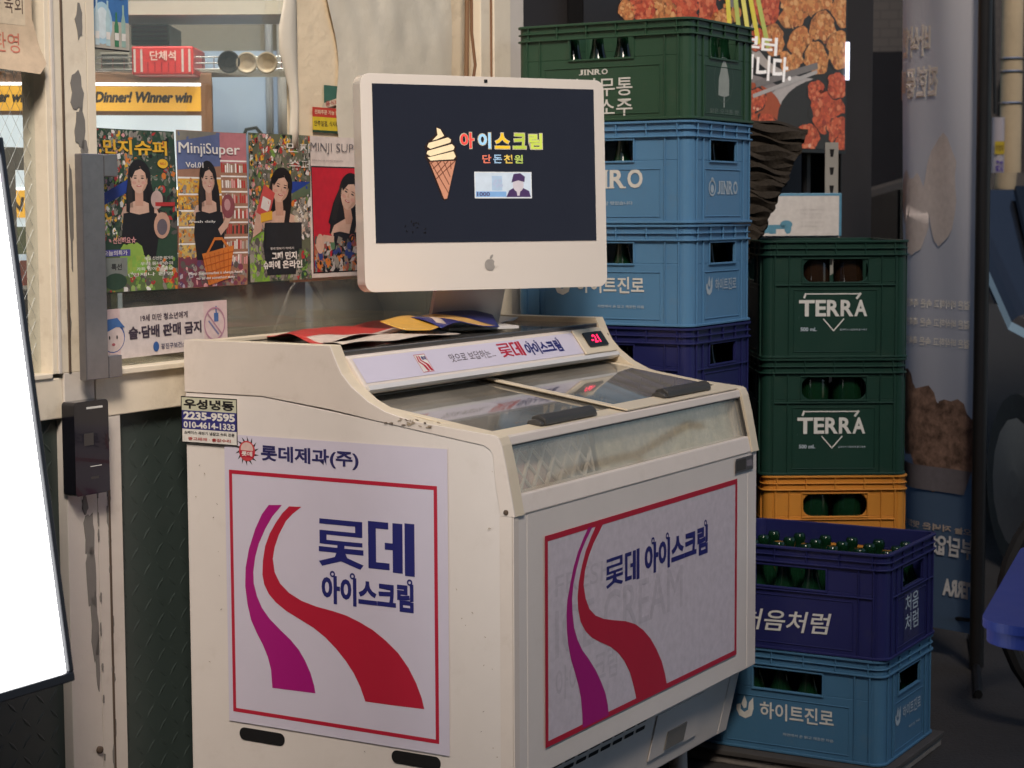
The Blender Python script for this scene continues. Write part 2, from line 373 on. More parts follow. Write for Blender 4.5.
# --- door leaf
door = bpy.data.objects.new('door', None); COL.objects.link(door); door.parent = shop
b = MB(); b.box(-0.312, -0.203, 0.0, 0.06, 1.006, 2.4, M['paint']); b.box(-0.284, -0.203, 0.0, 0.06, 0.02, 1.006, M['paint2'])
b.box(-1.15, -1.05, 0.0, 0.06, 0.02, 2.4, M['paint'])
b.box(-0.300, -0.292, -0.004, 0.0, 1.006, 2.4, M['paint2']); b.box(-0.272, -0.266, -0.0025, 0.0, 1.006, 2.4, M['chipdark'])
shop_part(b, 'stile', door, bevel=0.002)
b = MB().box(-1.05, -0.284, 0.004, 0.06, 0.922, 0.998, M['paint']).box(-1.05, -0.312, 0.0, 0.06, 0.998, 1.008, M['paint'])
shop_part(b, 'rail', door, bevel=0.002)
shop_part(MB().box(-1.05, -0.312, 0.004, 0.06, 2.3, 2.4, M['paint']), 'rail', door, bevel=0.002)
b = MB(); plate(b, -1.05, -0.284, 0.02, 0.922, 0.022); shop_part(b, 'kick_panel', door)
shop_part(MB().box(-1.05, -0.312, 0.030, 0.036, 1.008, 2.3, M['pane']), 'pane', door)
b = MB(); wm = mat('wire', (0.30, 0.31, 0.32), 0.4, 0.05, metal=0.5)
k = -1.05-1.3
while k < -0.312:
    for s_ in (1, -1):
        pts = []
        for t in (0, 1.292):
            pts.append((k+t*0.62 if s_ > 0 else k+1.292*0.62-t*0.62, t))
        (xa, za), (xb, zb) = pts
        lo, hi = -1.048, -0.314
        def cut(xq): return za+(zb-za)*(xq-xa)/(xb-xa)
        x0_, x1_ = sorted((xa, xb)); x0_, x1_ = max(x0_, lo), min(x1_, hi)
        if x1_-x0_ > 0.02: b.tube([(x0_, 0.039, 1.008+cut(x0_)), (x1_, 0.039, 1.008+cut(x1_))], 0.00045, wm, 4)
    k += 0.026
shop_part(b, 'wire_mesh', door)
def pull(name, x0, z0, z1, y0, y1, parent, armx):
    b = MB(); ym = y0+0.018; b.box(x0, x0+0.060, y0, ym, z0, z1, M['steel'])
    for za in (z0, z1-0.042): b.box(x0+0.060, x0+armx, y0, ym, za, za+0.042, M['steel']); b.box(x0+armx-.03, x0+armx, ym, y1, za+.006, za+0.036, M['steel'])
    return shop_part(b, name, parent, bevel=0.002)
pull('handle', -0.262, 0.992, 1.412, -0.036, -0.001, door, 0.098)
pull('handle', -0.362, 0.97, 1.425, 0.09, 0.13, door, 0.115)
b = MB(); b.M = Matrix.Translation((-0.018, 0, 0)); b.prism([(x, z) for x, z in rounded(-0.276, 0.777, -0.184, 0.953, 0.008)], 'y', -0.032, -0.001, mat('gloss_black', (0.008, 0.008, 0.012), 0.18, 0.05, coat=0.4))
b.box(-0.2435, -0.2, -0.0328, -0.032, 0.938, 0.942, M['print_white']).box(-0.236, -0.206, -0.0326, -0.032, 0.829, 0.8305, M['print_white']).box(-0.236, -0.214, -0.0326, -0.032, 0.806, 0.810, M['darkgrey'])
b.box(-0.252, -0.226, -0.0325, -0.032, 0.870, 0.893, M['darkgrey'])
shop_part(b, 'door_lock', door, bevel=0.002)
b = MB(); b.M = Matrix.Translation((-0.216, 0.0, 0.275)) @ Matrix.Rotation(R(90), 4, 'X'); b.lathe([(0.007, 0), (0.007, 0.006), (0.003, 0.009)], M['chipdark'])
shop_part(b, 'bolt', door, smooth=True)
# --- fixed glazing beside the door
win = bpy.data.objects.new('window', None); COL.objects.link(win); win.parent = shop
b = MB(); b.box(-0.200, -0.132, 0.002, 0.06, 0.0, 0.915, M['paint2']).box(-0.200, -0.178, 0.002, 0.06, 1.004, 2.5, M['paint'])
b.box(-0.172, -0.166, 0.0005, 0.002, 0.0, 0.912, M['chipdark'])
shop_part(b, 'frame', win, bevel=0.002)
b = MB(); b.box(-0.200, 0.75, 0.0, 0.06, 0.915, 0.993, M['paint']).box(-0.2, 1.17, -0.012, 0.06, 0.993, 1.005, M['paint'])
shop_part(b, 'sill', win, bevel=0.002)
b = MB(); plate(b, -0.132, 0.75, 0.0, 0.915, 0.022); shop_part(b, 'kick_panel', win)
shop_part(MB().box(-0.178, 0.47, 0.031, 0.036, 1.151, 2.5, M['pane']), 'pane', win)
shop_part(MB().box(-0.178, 1.17, 0.030, 0.036, 1.005, 1.15, M['pane_low']), 'lower_pane', win)
# flaked paint: thin irregular patches on the stiles
b = MB(); rnd = random.Random(3)
def flake(cx, cz, w_, h_, y):
    n = 14; pts = []
    for q in range(n):
        a = 2*math.pi*q/n; k = 0.6+0.5*rnd.random(); pts.append((cx+w_/2*k*math.cos(a), cz+h_/2*k*math.sin(a)))
    b.prism(pts, 'y', y-0.0012, y, M['chip'])
for args in ((-0.222, 1.66, .022, .07, -.0002), (-0.232, 1.525, .040, .085, -.0002), (-0.226, 1.455, .028, .09, -.0002), (-0.215, 1.42, .02, .05, -.0002),
             (-0.256, 1.30, .012, .2, -.0002), (-0.238, 0.755, .018, .04, -.0002), (-0.228, 0.70, .036, .10, -.0002), (-0.225, 0.61, .030, .14, -.0002), (-0.219, 0.52, .024, .16, -.0002), (-0.213, 0.44, .014, .12, -.0002),
             (-0.268, 1.1, .012, .10, -.0002)): flake(*args)
for q in range(26):
    z = 0.05+0.86*rnd.random(); flake(-0.169+rnd.uniform(-.003, .003), z, .006+.005*rnd.random(), .012+.04*rnd.random(), 0.0018)
for q in range(14):
    flake(-0.201+rnd.uniform(-.002, .002), 0.05+0.86*rnd.random(), .005, .015+.03*rnd.random(), -.0002)
shop_part(b, 'flaked_paint', door)['kind'] = 'stuff'
# loose vinyl hanging at the edge of the plaster
M['vinyl'] = mat('milky_vinyl', (0.60, 0.56, 0.47), 0.35, 0.08, 6, bump=0.2, bscale=12)
vin = MB(); n = 26
L0 = []
for i in range(n+1):
    t = i/n; z = 1.44+1.1*t
    ed = 0.43-0.034*math.exp(-((z-1.66)/.08)**2)-0.02*math.exp(-((z-1.95)/.12)**2)+0.006*math.sin(z*21)
    for j in range(7):
        q = j/6; L0.append((ed+(0.460-ed)*q, 0.006-0.008*math.sin(q*3.1)*(1+0.3*math.sin(z*13)), z))
vin.add(L0, [(i*7+j, i*7+j+1, (i+1)*7+j+1, (i+1)*7+j) for i in range(n) for j in range(6)], M['vinyl'])
o = vin.build('vinyl_sheet', smooth=True); o.location = SHOP_O; o.rotation_euler = (0, 0, ANG_B)
sm = o.modifiers.new('thick', 'SOLIDIFY'); sm.thickness = 0.002
put(o, 'milky white vinyl strip with a wavy edge hanging between window and beige plaster', 'vinyl sheet')
M['tornvinyl'] = mat('torn_grey_vinyl', (0.66, 0.61, 0.50), 0.35, 0.10, 5, bump=0.5, bscale=7)
vin = MB(); nx, nz = 60, 60; L0 = []
for i in range(nz+1):
    for j in range(nx+1):
        z = 1.25+1.25*i/nz; q = j/nx
        x = (0.60+0.022*math.sin(z*9.3)+0.012*math.sin(z*23+1))*(1-q)+(1.085+0.012*math.sin(z*11+2))*q
        up_f = max(0, min(1, (z-1.5)/.35)); fold = math.sin(x*26+3.2*math.sin(z*5.2)+z*6)
        L0.append((x, 0.012-0.0045*up_f*max(0, fold)-0.0018*math.sin(x*70+z*25)*up_f-.004*math.sin(3.14*q), z))
vin.add(L0, [(i*(nx+1)+j, i*(nx+1)+j+1, (i+1)*(nx+1)+j+1, (i+1)*(nx+1)+j) for i in range(nz) for j in range(nx)], M['tornvinyl'])
o = vin.build('vinyl_sheet', smooth=True); o.location = SHOP_O; o.rotation_euler = (0, 0, ANG_B)
put(o, 'rumpled torn grey vinyl clinging to beige plaster above the computer', 'vinyl sheet')
b = MB()
b.tube([(1.128, -0.02, 2.6), (1.122, -0.03, 1.85), (1.132, -0.024, 1.74), (1.138, -0.03, 1.66), (1.120, -0.022, 1.55), (1.124, -0.02, 1.2)], 0.004, M['wood_edge'])
b.tube([(1.112, -0.02, 2.6), (1.114, -0.025, 1.9), (1.108, -0.02, 1.5), (1.112, -0.02, 1.2)], 0.006, mat('brown_cable', (0.22, 0.12, 0.06), 0.6, 0.1))
o = b.build('electric_cable', smooth=True); o.location = SHOP_O; o.rotation_euler = (0, 0, ANG_B)
put(o, 'brown cables running down the plaster beside the white column', 'cable')

def wall_sheet(x, z, y=-0.006): return sheet((x, y, z), (1, 0, 0), (0, 0, 1))
def post_on_wall(art, name, x, z, label, cat, group=None, y=0.012, wave=None, rz=0.0):
    o = art.build(name, None, Matrix.Rotation(rz, 4, 'Z'), wave, .013)
    m = Matrix.Translation(SHOP_O) @ Matrix.Rotation(ANG_B, 4, 'Z') @ wall_sheet(x, z, y)
    o.data.transform(m.inverted() @ m)      # sheet keeps its own axes
    o.matrix_world = m
    s_ = o.modifiers.new('paper', 'SOLIDIFY'); s_.thickness = 0.0002; s_.offset = -1
    o.modifiers.remove(s_)
    return put(o, label, cat, group)
# ------------------------------------------------------------------ things inside the shop, seen through the glass
M['lit_white'] = mat('lit_panel', (0.8, 0.8, 0.8), 0.5, 0.02, emit=(1.0, 0.97, 0.9), estr=1.6)
M['lit_yellow'] = mat('lit_yellow', (0.65, 0.36, 0.03), 0.5, 0.03, emit=(0.75, 0.36, 0.03), estr=0.42)
M['pale_blue'] = mat('pale_blue_panel', (0.42, 0.47, 0.50), 0.3, 0.06, 3, emit=(0.5, 0.56, 0.6), estr=0.62)
fr = thing('drinks_fridge', 'drinks fridge with lit yellow slogan banners behind the shop window', 'fridge', (-1.26, 5.2, 0.02), R(8.5))
b = MB(); b.box(-0.48, 0.455, 0.0, 0.5, 0.0, 1.66, M['wood_edge']); b.build('cabinet', fr, bevel=0.004)
b = MB(); b.box(-0.465, 0.425, -0.012, -0.002, 0.9, 1.545, M['pale_blue']); b.build('glass_front', fr)
a = Art(); a.rect(-0.465, 1.5565, 0.425, 1.622, M['lit_yellow'], 1); a.rect(-0.465, 1.624, 0.425, 1.632, M['lit_white'], 1)
a.text('Winner winner, Chicken Dinner! Winner win', -0.185, 1.573, 0.398, 1.609, ink((0.03, 0.015, 0.005)), 2, 0.055, slant=0.2)
a.build('lit_banner', fr, sheet((0, -0.014, 0), (1, 0, 0), (0, 0, 1)))
a = Art(); a.rect(-0.465, 1.272, 0.425, 1.345, M['lit_yellow'], 1); a.rect(-0.465, 1.347, 0.425, 1.352, M['lit_white'], 1)
a.text('CHICKEN DINNER! WINNER', -0.28, 1.288, 0.40, 1.328, ink((0.03, 0.015, 0.005)), 2, 0.03, slant=0.15)
a.build('lit_banner', fr, sheet((0, -0.016, 0), (1, 0, 0), (0, 0, 1)))
b = MB(); rnd = random.Random(11)
for r_ in range(3):
    for q in range(12):
        c = rnd.choice(((0.16, 0.04, 0.03), (0.05, 0.04, 0.03), (0.2, 0.12, 0.05), (0.08, 0.1, 0.05)))
        b.box(-0.46+q*0.074, -0.46+q*0.074+0.06, -0.05, -0.013, 1.26-0.09*(r_+1)+0.005, 1.26-0.09*r_-0.012, ink(c))
b.build('stocked_goods', fr)['kind'] = 'stuff'
# shelf with crates and bowls above the fridge
sh = thing('wall_shelf', 'white shelf and wire rack above the drinks fridge inside the shop', 'shelf', (-0.92, 5.28, 0), 0)
b = MB(); b.box(-0.55, 0.40, -0.02, 0.35, 1.845, 1.872, mat('shelf_white', (0.6, 0.6, 0.58), 0.5)); b.box(-0.55, 0.40, -0.03, -0.02, 1.835, 1.872, M['inwall']); b.build('board', sh)
b = MB()
for q in range(14): b.tube([(-0.5, -0.10+q*0.022, 1.684), (0.36, -0.10+q*0.022, 1.684)], 0.0014, M['chrome'], 5)
for zz in (1.684, 1.70, 1.716): b.tube([(-0.5, -0.10, zz), (0.36, -0.10, zz)], 0.002, M['chrome'], 5)
for q in range(30): b.tube([(-0.5+q*0.03, -0.10, 1.684), (-0.5+q*0.03, -0.10, 1.716)], 0.0012, M['chrome'], 4)
b.box(0.34, 0.36, -0.1, 0.3, 1.60, 1.684, M['steel']); b.box(-0.5, -0.48, -0.1, 0.3, 1.655, 1.684, M['steel'])
b.build('wire_rack', sh)
def px_box(name, x0, y0, x1, y1, Y, d, m, label, cat, extra=None):
    p, q = at_y(x0, y1, Y), at_y(x1, y0, Y); c = Vector(((p.x+q.x)/2, Y, p.z)); w_, h_ = (q.x-p.x), q.z-p.z
    t = thing(name, label, cat, c)
    MB().box(-w_/2, w_/2, 0, d, 0, h_, m).build('body', t, bevel=0.004)
    if extra: extra(t, w_, h_)
    return t
def redx(t, w_, h_):
    a = Art(); 
    for k in range(9):
        x = -w_/2+w_*(k+0.3)/9
        if k < 2 or k > 6: a.rect(x, h_*0.1, x+w_*0.035, h_*0.9, ink((0.6, 0.5, 0.48)), 1)
        else: a.rect(x, h_*0.1, x+w_*0.02, h_*0.45, ink((0.3, 0.01, 0.015)), 1)
    a.text('단체석', -w_*0.20, h_*0.5, w_*0.22, h_*0.84, ink((0.75, 0.55, 0.5)), 2, 0.02)
    a.build('slat_print', t, sheet((0, -0.002, 0), (1, 0, 0), (0, 0, 1)))
px_box('plastic_crate', 132, 46, 193, 75, 5.15, 0.2, mat('crate_red', (0.55, 0.03, 0.03), 0.4), 'red slatted crate with white lettering on the wire rack inside the shop', 'crate', redx)
def slat(c):
    def f(t, w_, h_):
        b = MB()
        for k in range(4): b.box(-w_/2+0.006, w_/2-0.006, -0.003, 0, h_*(0.14+0.22*k), h_*(0.24+0.22*k), c)
        b.build('slots', t)
    return f
px_box('plastic_crate', 131, 24, 169, 45, 5.4, 0.2, mat('crate_deep_green', (0.015, 0.06, 0.035), 0.4), 'dark green crate on the back rack above the red crate', 'crate', slat(M['blackhole']))
px_box('storage_box', 100, 52, 130, 74, 5.3, 0.2, mat('box_grey', (0.28, 0.26, 0.22), 0.5), 'grey slotted box left of the red crate on the rack', 'box', slat(M['darkgrey']))
def pot(px, py, Y, r, c, label):
    p = at_y(px, py, Y); t = thing('bowl', label, 'bowl', p)
    b = MB(); b.M = Matrix.Rotation(R(90), 4, 'X')
    b.lathe([(r*0.45, -0.03), (r*0.8, -0.02), (r, 0.0), (r*0.97, 0.008), (r*0.85, 0.0), (r*0.5, -0.015)], mat('bowl_glaze', c, 0.35), n=20)
    b.build('dish', t, smooth=True)
    rb = MB(); rb.M = Matrix.Rotation(R(90), 4, 'X')
    rb.tube([(r*1.0*math.cos(2*math.pi*k/20), r*1.0*math.sin(2*math.pi*k/20), 0.004) for k in range(21)], 0.003, mat('bowl_rim', tuple(x*0.6 for x in c), 0.4), 6)
    rb.build('rim', t, smooth=True)
pot(229, 62, 5.12, 0.027, (0.015, 0.014, 0.013), 'black bowl standing on edge on the wire rack in the shop')
pot(247, 63, 5.12, 0.026, (0.55, 0.47, 0.36), 'beige bowl on the rack right beside the black bowl')
pot(267, 63, 5.12, 0.026, (0.52, 0.44, 0.33), 'beige bowl at the right end of the wire rack')
# pale door and pipes to the right of the fridge
t = thing('inner_door', 'pale blue inner door with white pipes right of the drinks fridge', 'door', (-0.72, 6.0, 0.02), 0)
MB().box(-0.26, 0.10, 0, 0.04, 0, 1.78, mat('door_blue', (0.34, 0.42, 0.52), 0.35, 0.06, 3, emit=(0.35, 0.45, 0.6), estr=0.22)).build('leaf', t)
b = MB(); b.box(0.10, 0.13, -0.01, 0.05, 0, 2.1, mat('pipe_white', (0.6, 0.6, 0.58), 0.4)); b.tube([(0.02, -0.04, 0), (0.02, -0.04, 2.1)], 0.016, mat('pipe_white', (0.62, 0.62, 0.62), 0.35)); b.tube([(-0.02, -0.04, 0), (-0.02, -0.04, 2.1)], 0.012, mat('pipe_grey', (0.4, 0.44, 0.5), 0.35)); b.build('pipe', t, smooth=True)
b = MB(); b.tube([(-0.10, -0.1, 1.42), (-0.10, -0.1, 1.50), (-0.085, -0.1, 1.535), (-0.055, -0.1, 1.54), (-0.035, -0.1, 1.515)], 0.006, M['black']); b.tube([(-0.27, -0.06, 1.05), (-0.265, -0.06, 1.5), (-0.29, -0.06, 1.6)], 0.005, M['imac']); b.build('hook', t, smooth=True)
MB().box(-0.6, 0.45, 0.06, 0.12, 0, 2.4, mat('grimy_concrete', (0.25, 0.23, 0.19), 0.9, 0.2, 4, dirt=0.5, dirtcol=(0.08, 0.07, 0.06), dscale=4)).build('surround', t)
lampf = thing('ceiling_lamp', 'white fluorescent ceiling lamp lit inside the shop', 'lamp', (-0.8, 4.75, 2.62), R(20))
MB().box(-0.5, 0.5, -0.06, 0.06, 0.02, 0.075, M['inwall']).build('housing', lampf, bevel=0.004)
b = MB(); lt = mat('lit_tube', (0.9, 0.9, 0.9), 0.4, 0, emit=(1.0, 0.93, 0.82), estr=75.0, rvar=0)
for q in (-0.03, 0.03): b.tube([(-0.48, q, 0.0), (0.48, q, 0.0)], 0.014, lt, 10)
b.build('tube', lampf, smooth=True)
# dark counter goods behind the lower glass
t = thing('counter', 'dark counter with a black till behind the lower window glass', 'counter', SHOP_O+B*0.6+A*0.35, ANG_B)
MB().box(-0.9, 1.2, 0.0, 0.5, 0.02, 0.96, mat('counter_grey', (0.40, 0.37, 0.30), 0.5)).build('base', t)
b = MB().box(0.0, 0.32, -0.02, 0.3, 0.962, 1.20, M['black']); b.box(-0.5, -0.25, 0.1, 0.3, 0.962, 1.14, M['darkgrey']); b.build('till', t, bevel=0.01)
b = MB(); b.tube([(0.05, -0.10, 0.97), (0.12, -0.12, 1.12), (0.2, -0.1, 1.16), (0.26, -0.14, 1.05), (0.3, -0.12, 0.97)], 0.005, M['steel']); b.build('cord', t, smooth=True)

# ------------------------------------------------------------------ posters on the window
blush = ink((.56, .30, .24)); skin3 = ink((.48, .29, .21)); hairl = ink((.05, .035, .03)); skin = ink((0.58, 0.38, 0.29)); skin2 = ink((0.50, 0.29, 0.21)); hair = ink((0.012, 0.009, 0.009)); lipc = ink((0.42, 0.06, 0.06)); blk = ink((0.012, 0.011, 0.013)); wht = ink((0.72, 0.70, 0.66))
yel = ink((0.70, 0.40, 0.03)); org = ink((0.60, 0.18, 0.03)); rd = ink((0.40, 0.03, 0.03)); grn = ink((0.16, 0.30, 0.05)); dgr = ink((0.025, 0.06, 0.035)); blu = ink((0.02, 0.05, 0.28)); pnk = ink((0.62, 0.30, 0.30))
def clutter(a, x0, y0, x1, y1, cols, n, s0, s1, l, rnd):
    cols = list(cols)+[ink((.10, .09, .08)), ink((.22, .20, .17)), ink((.30, .28, .24))]
    n = int(n*2.2); s0 *= .6; s1 *= .72
    for q in range(n):
        x, y = rnd.uniform(x0, x1), rnd.uniform(y0, y1); w_, h_ = rnd.uniform(s0, s1), rnd.uniform(s0, s1)
        a.ell(x, y, w_, h_, rnd.choice(cols), l+rnd.random()*0.9, rnd.choice((4, 4, 5, 7, 9)), rnd.random()*3)
        if q % 3 == 0: a.ell(x+w_*.2, y+h_*.2, w_*.4, h_*.35, rnd.choice(cols), l+.95, 6, rnd.random()*3)
def woman(a, cx, cy, s, l, tilt=0.0, dress=blk, gaze=0.0, arm=None, neck=1.0):
    """cx, cy: centre of the face; s: face height"""
    c, d = math.cos(tilt), math.sin(tilt)
    K = 1.22
    def P(x, y): return (cx+(x*c-y*d)*s*K, cy+(x*d+y*c)*s)
    def E(x, y, rx, ry, m, ll, n=20, r=0): p = P(x, y); a.ell(p[0], p[1], rx*s*K, ry*s, m, l+ll, n, tilt+r)
    E(0.02, 0.08, 0.47, 0.64, hair, 0, 24)
    a.poly([P(-0.44, 0.1), P(-0.52, -0.7), P(-0.42, -1.45), P(-0.20, -1.5), P(0.2, -1.5), P(0.46, -1.4), P(0.54, -0.6), P(0.45, 0.1)], hair, l+.1)
    a.poly([(cx-1.0*s, cy-1.25*s), (cx-0.82*s, cy-0.98*s), (cx-0.25*s, cy-0.78*s), (cx+0.25*s, cy-0.78*s), (cx+0.82*s, cy-0.98*s), (cx+1.0*s, cy-1.3*s), (cx+0.7*s, cy-1.6*s), (cx-0.7*s, cy-1.6*s)], skin, l+1)
    a.poly([P(-0.17, -0.35), P(0.17, -0.35), (cx+0.20*s, cy-0.95*s), (cx-0.20*s, cy-0.95*s)], skin2, l+2)
    E(0, 0, 0.35, 0.47, skin, 3, 24); E(0, -0.16, 0.27, 0.34, skin, 3.2, 20)
    a.poly([P(-0.36, 0.12), P(-0.30, 0.40), P(-0.05, 0.52), P(0.12, 0.40), P(-0.14, 0.30), P(-0.29, 0.02)], hair, l+4); a.poly([P(0.36, 0.12), P(0.33, 0.40), P(0.05, 0.52), P(0.10, 0.38), P(0.26, 0.24), P(0.31, -0.02)], hair, l+4.2)
    for q in (-0.145, 0.145):
        E(q+gaze*.05, 0.045, 0.065, 0.026, blk, 4.5, 10); E(q+gaze*.05, 0.125, 0.08, 0.014, hair, 4.5, 8)
    a.poly([P(-0.02+gaze*.08, 0.03), P(0.05+gaze*.08, -0.10), P(-0.04+gaze*.08, -0.11)], skin2, l+4.5)
    E(-.19, -.12, .09, .06, blush, 4.3, 10); E(.19, -.12, .09, .06, blush, 4.3, 10); a.poly([P(.20, .30), P(.34, .15), P(.34, -.15), P(.20, -.40), P(.10, -.45), P(.24, -.10)], skin3, l+4.1)
    for q in range(7): a.line([P(-.44+.02*q, .25-.05*q), P(-.50+.03*q, -.4), P(-.46+.03*q, -1.0)], .0008, hairl, l+5.5)
    E(gaze*.06, -0.235, 0.105, 0.034, lipc, 4.5, 12); E(gaze*.06, -0.228, 0.07, 0.012, wht, 5, 10)
    a.poly([P(-0.46, 0.05), P(-0.36, 0.1), P(-0.37, -0.5), P(-0.42, -1.2), P(-0.58, -1.15), P(-0.56, -0.5)], hair, l+5); a.poly([P(0.46, 0.05), P(0.36, 0.1), P(0.36, -0.5), P(0.40, -1.3), P(0.60, -1.2), P(0.57, -0.5)], hair, l+5)
    a.poly([(cx-0.86*s, cy-1.22*s), (cx-0.5*s, cy-1.18*s), (cx, cy-1.26*s), (cx+0.5*s, cy-1.18*s), (cx+0.86*s, cy-1.22*s), (cx+0.98*s, cy-2.0*s), (cx+0.8*s, cy-3.0*s), (cx-0.8*s, cy-3.0*s), (cx-0.98*s, cy-2.0*s)], dress, l+1.5)
def wavy(seed, amp=0.0035):
    r_ = random.Random(seed); p, q = r_.random()*6, r_.random()*6
    return lambda x, y: 0.005+amp*math.sin(x*30+p+y*4)+amp*0.6*math.sin(y*16+q)
PW, PH = 0.226, 0.314
# poster 1
rnd = random.Random(21); a = Art(.00016); W_, H_ = PW+0.006, PH
a.rect(0, 0, W_, H_, dgr, 0); a.clip = (0.002, 0.002, W_-0.002, H_-0.002)
clutter(a, 0, .10, W_*.42, H_, (rd, wht, dgr, yel, blk, grn, pnk, ink((0.3, .3, .25)), ink((.12, .12, .10)), ink((.05, .08, .05))), 210, .003, .011, 1, rnd)
clutter(a, W_*.4, H_*.62, W_, H_, (dgr, blk, ink((.06, .08, .05)), rd, org, ink((.1, .14, .1)), ink((.22, .2, .18))), 90, .003, .012, 1, rnd)
a.poly([(W_*.6, H_*.70), (W_, H_*.80), (W_, H_*.92), (W_*.62, H_*.80)], ink((.03, .05, .035)), 2); a.poly([(W_*.02, H_*.52), (W_*.42, H_*.62), (W_*.44, H_*.70), (W_*.05, H_*.60)], blu, 2.2)
clutter(a, W_*.55, H_*.35, W_, H_*.62, (blk, ink((.03, .02, .02)), rd, blk), 30, .006, .014, 2, rnd)
woman(a, W_*.54, H_*.695, .054, 3); a.clip = (0.002, 0.002, W_-0.002, H_-0.002)
a.ell(W_*.80, H_*.41, .022, .026, ink((.5, .3, .22)), 9); a.ell(W_*.80, H_*.40, .014, .016, ink((.12, .10, .12)), 10); a.ell(W_*.74, H_*.57, .016, .018, ink((.45, .33, .30)), 9)
a.rect(W_*.72, H_*.53, W_*.96, H_*.555, rd, 10)
a.poly([(0, 0), (W_, 0), (W_, H_*.13), (W_*.7, H_*.2), (W_*.3, H_*.26), (0, H_*.24)], ink((.10, .15, .05)), 9)
clutter(a, 0, 0, W_, H_*.2, (grn, org, ink((.55, .5, .42)), rd, ink((.3, .42, .12)), wht), 60, .006, .014, 10, rnd)
for q in range(10): a.ell(W_*(.34+.025*q), H_*(.20+.05*math.sin(q*2)), .016, .020, ink((.22+.04*(q % 3), .42, .07)), 11+.05*q, 7, q)
a.rect(W_*.04, H_*.225, W_*.42, H_*.265, ink((.08, .07, .30)), 12); a.rect(W_*.06, H_*.10, W_*.38, H_*.215, ink((.20, .22, .20)), 11.5); a.ell(W_*.22, H_*.07, .035, .016, dgr, 12)
a.text('민지슈퍼', W_*.10, H_*.845, W_*.88, H_*.935, yel, 13, .028); a.ell(W_*.82, H_*.795, .015, .009, yel, 13); a.text('NO.1', W_*.785, H_*.787, W_*.855, H_*.803, rd, 14, .02)
a.text('신선해요☆', W_*.18, H_*.30, W_*.50, H_*.345, pnk, 13, .03); a.text('오늘의특가', W_*.06, H_*.23, W_*.38, H_*.26, wht, 13, .01)
for q, tx in enumerate(('매일 신선한 먹거리', '우리 동네 슈퍼', '가득 담아 드려요', '언제나 환영')): a.text(tx, W_*(.60-.05*q), H_*(.195-.033*q), W_*.93, H_*(.217-.033*q), wht, 13, .01)
a.text('특선', W_*.16, H_*.14, W_*.30, H_*.18, blk, 13, .02)
a.clip = None; G4 = 'magazine cover posters on the window'
post_on_wall(a, 'poster', -0.183, 1.149, 'poster with yellow title of woman in black dress among vegetables, leftmost of four', 'poster', G4, wave=wavy(1))
# poster 2
rnd = random.Random(5); a = Art(.00016); W_, H_ = PW-0.004, PH+0.002
a.rect(0, 0, W_, H_, ink((.30, .16, .10)), 0); a.clip = (0.001, 0.001, W_-0.001, H_-0.001)
a.poly([(0, H_*.75), (W_*.64, H_*.78), (W_*.66, H_), (0, H_)], ink((.10, .13, .26)), 1); a.poly([(0, H_*.93), (W_*.6, H_*.985), (W_*.6, H_), (0, H_)], ink((.20, .19, .16)), 1.2); a.rect(W_*.64, H_*.80, W_, H_, ink((.42, .16, .18)), 1)
for q in range(5):
    y = H_*(.66-.105*q); a.rect(0, y-H_*.055, W_*.64, y+H_*.035, (ink((.62, .34, .05)), ink((.50, .22, .03)), ink((.55, .36, .12)), ink((.42, .30, .16)), ink((.5, .36, .12)))[q], 1.5); a.rect(0, y+H_*.035, W_*.64, y+H_*.046, wht, 1.6)
    clutter(a, 0, y-H_*.05, W_*.6, y+H_*.03, (yel, org, ink((.6, .42, .1)), ink((.42, .2, .05))), 36, .003, .008, 2, rnd)
for q in range(7):
    y = H_*(.74-.10*q); a.rect(W_*.64, y+H_*.07, W_, y+H_*.08, wht, 1.6)
    for k in range(13): a.rect(W_*(.65+.027*k), y, W_*(.65+.027*k)+.0042, y+H_*rnd.uniform(.045, .066), ((rd, rd, blk) if q == 4 else (pnk, ink((.45, .42, .36)), rd, ink((.3, .2, .16)), wht))[rnd.randrange(3 if q == 4 else 5)], 2)
a.rect(0, 0, W_*.64, H_*.20, ink((.16, .04, .06)), 2.2); clutter(a, 0, 0, W_, H_*.16, (ink((.2, .05, .08)), ink((.1, .05, .12)), pnk, ink((.4, .35, .4))), 50, .004, .012, 2.3, rnd)
woman(a, W_*.43, H_*.69, .054, 4, gaze=1.0)
a.clip = (0.001, 0.001, W_-0.001, H_-0.001)
a.line([(W_*.60, H_*.36), (W_*.68, H_*.40), (W_*.74, H_*.47)], .016, skin, 10); a.ell(W_*.72, H_*.52, .021, .025, ink((.22, .06, .07)), 11); a.ell(W_*.71, H_*.53, .010, .012, ink((.45, .25, .25)), 11.5)
a.poly([(W_*.30, H_*.215), (W_*.80, H_*.265), (W_*.74, H_*.05), (W_*.40, H_*.01)], org, 11)
for k in range(6): a.line([(W_*(.34+.075*k), H_*(.20+.008*k)), (W_*(.42+.06*k), H_*(.03+.006*k))], .0022, ink((.42, .09, .01)), 12)
for k in range(4): a.line([(W_*(.32+.02*k), H_*(.18-.045*k)), (W_*(.79-.012*k), H_*(.225-.045*k))], .0022, ink((.42, .09, .01)), 12)
a.line([(W_*.38, H_*.22), (W_*.50, H_*.31), (W_*.62, H_*.31), (W_*.72, H_*.25)], .006, org, 11)
a.text('MinjiSuper', W_*.02, H_*.835, W_*.90, H_*.925, wht, 13, .012); a.text('Vol.01', W_*.10, H_*.765, W_*.36, H_*.80, wht, 13, .015)
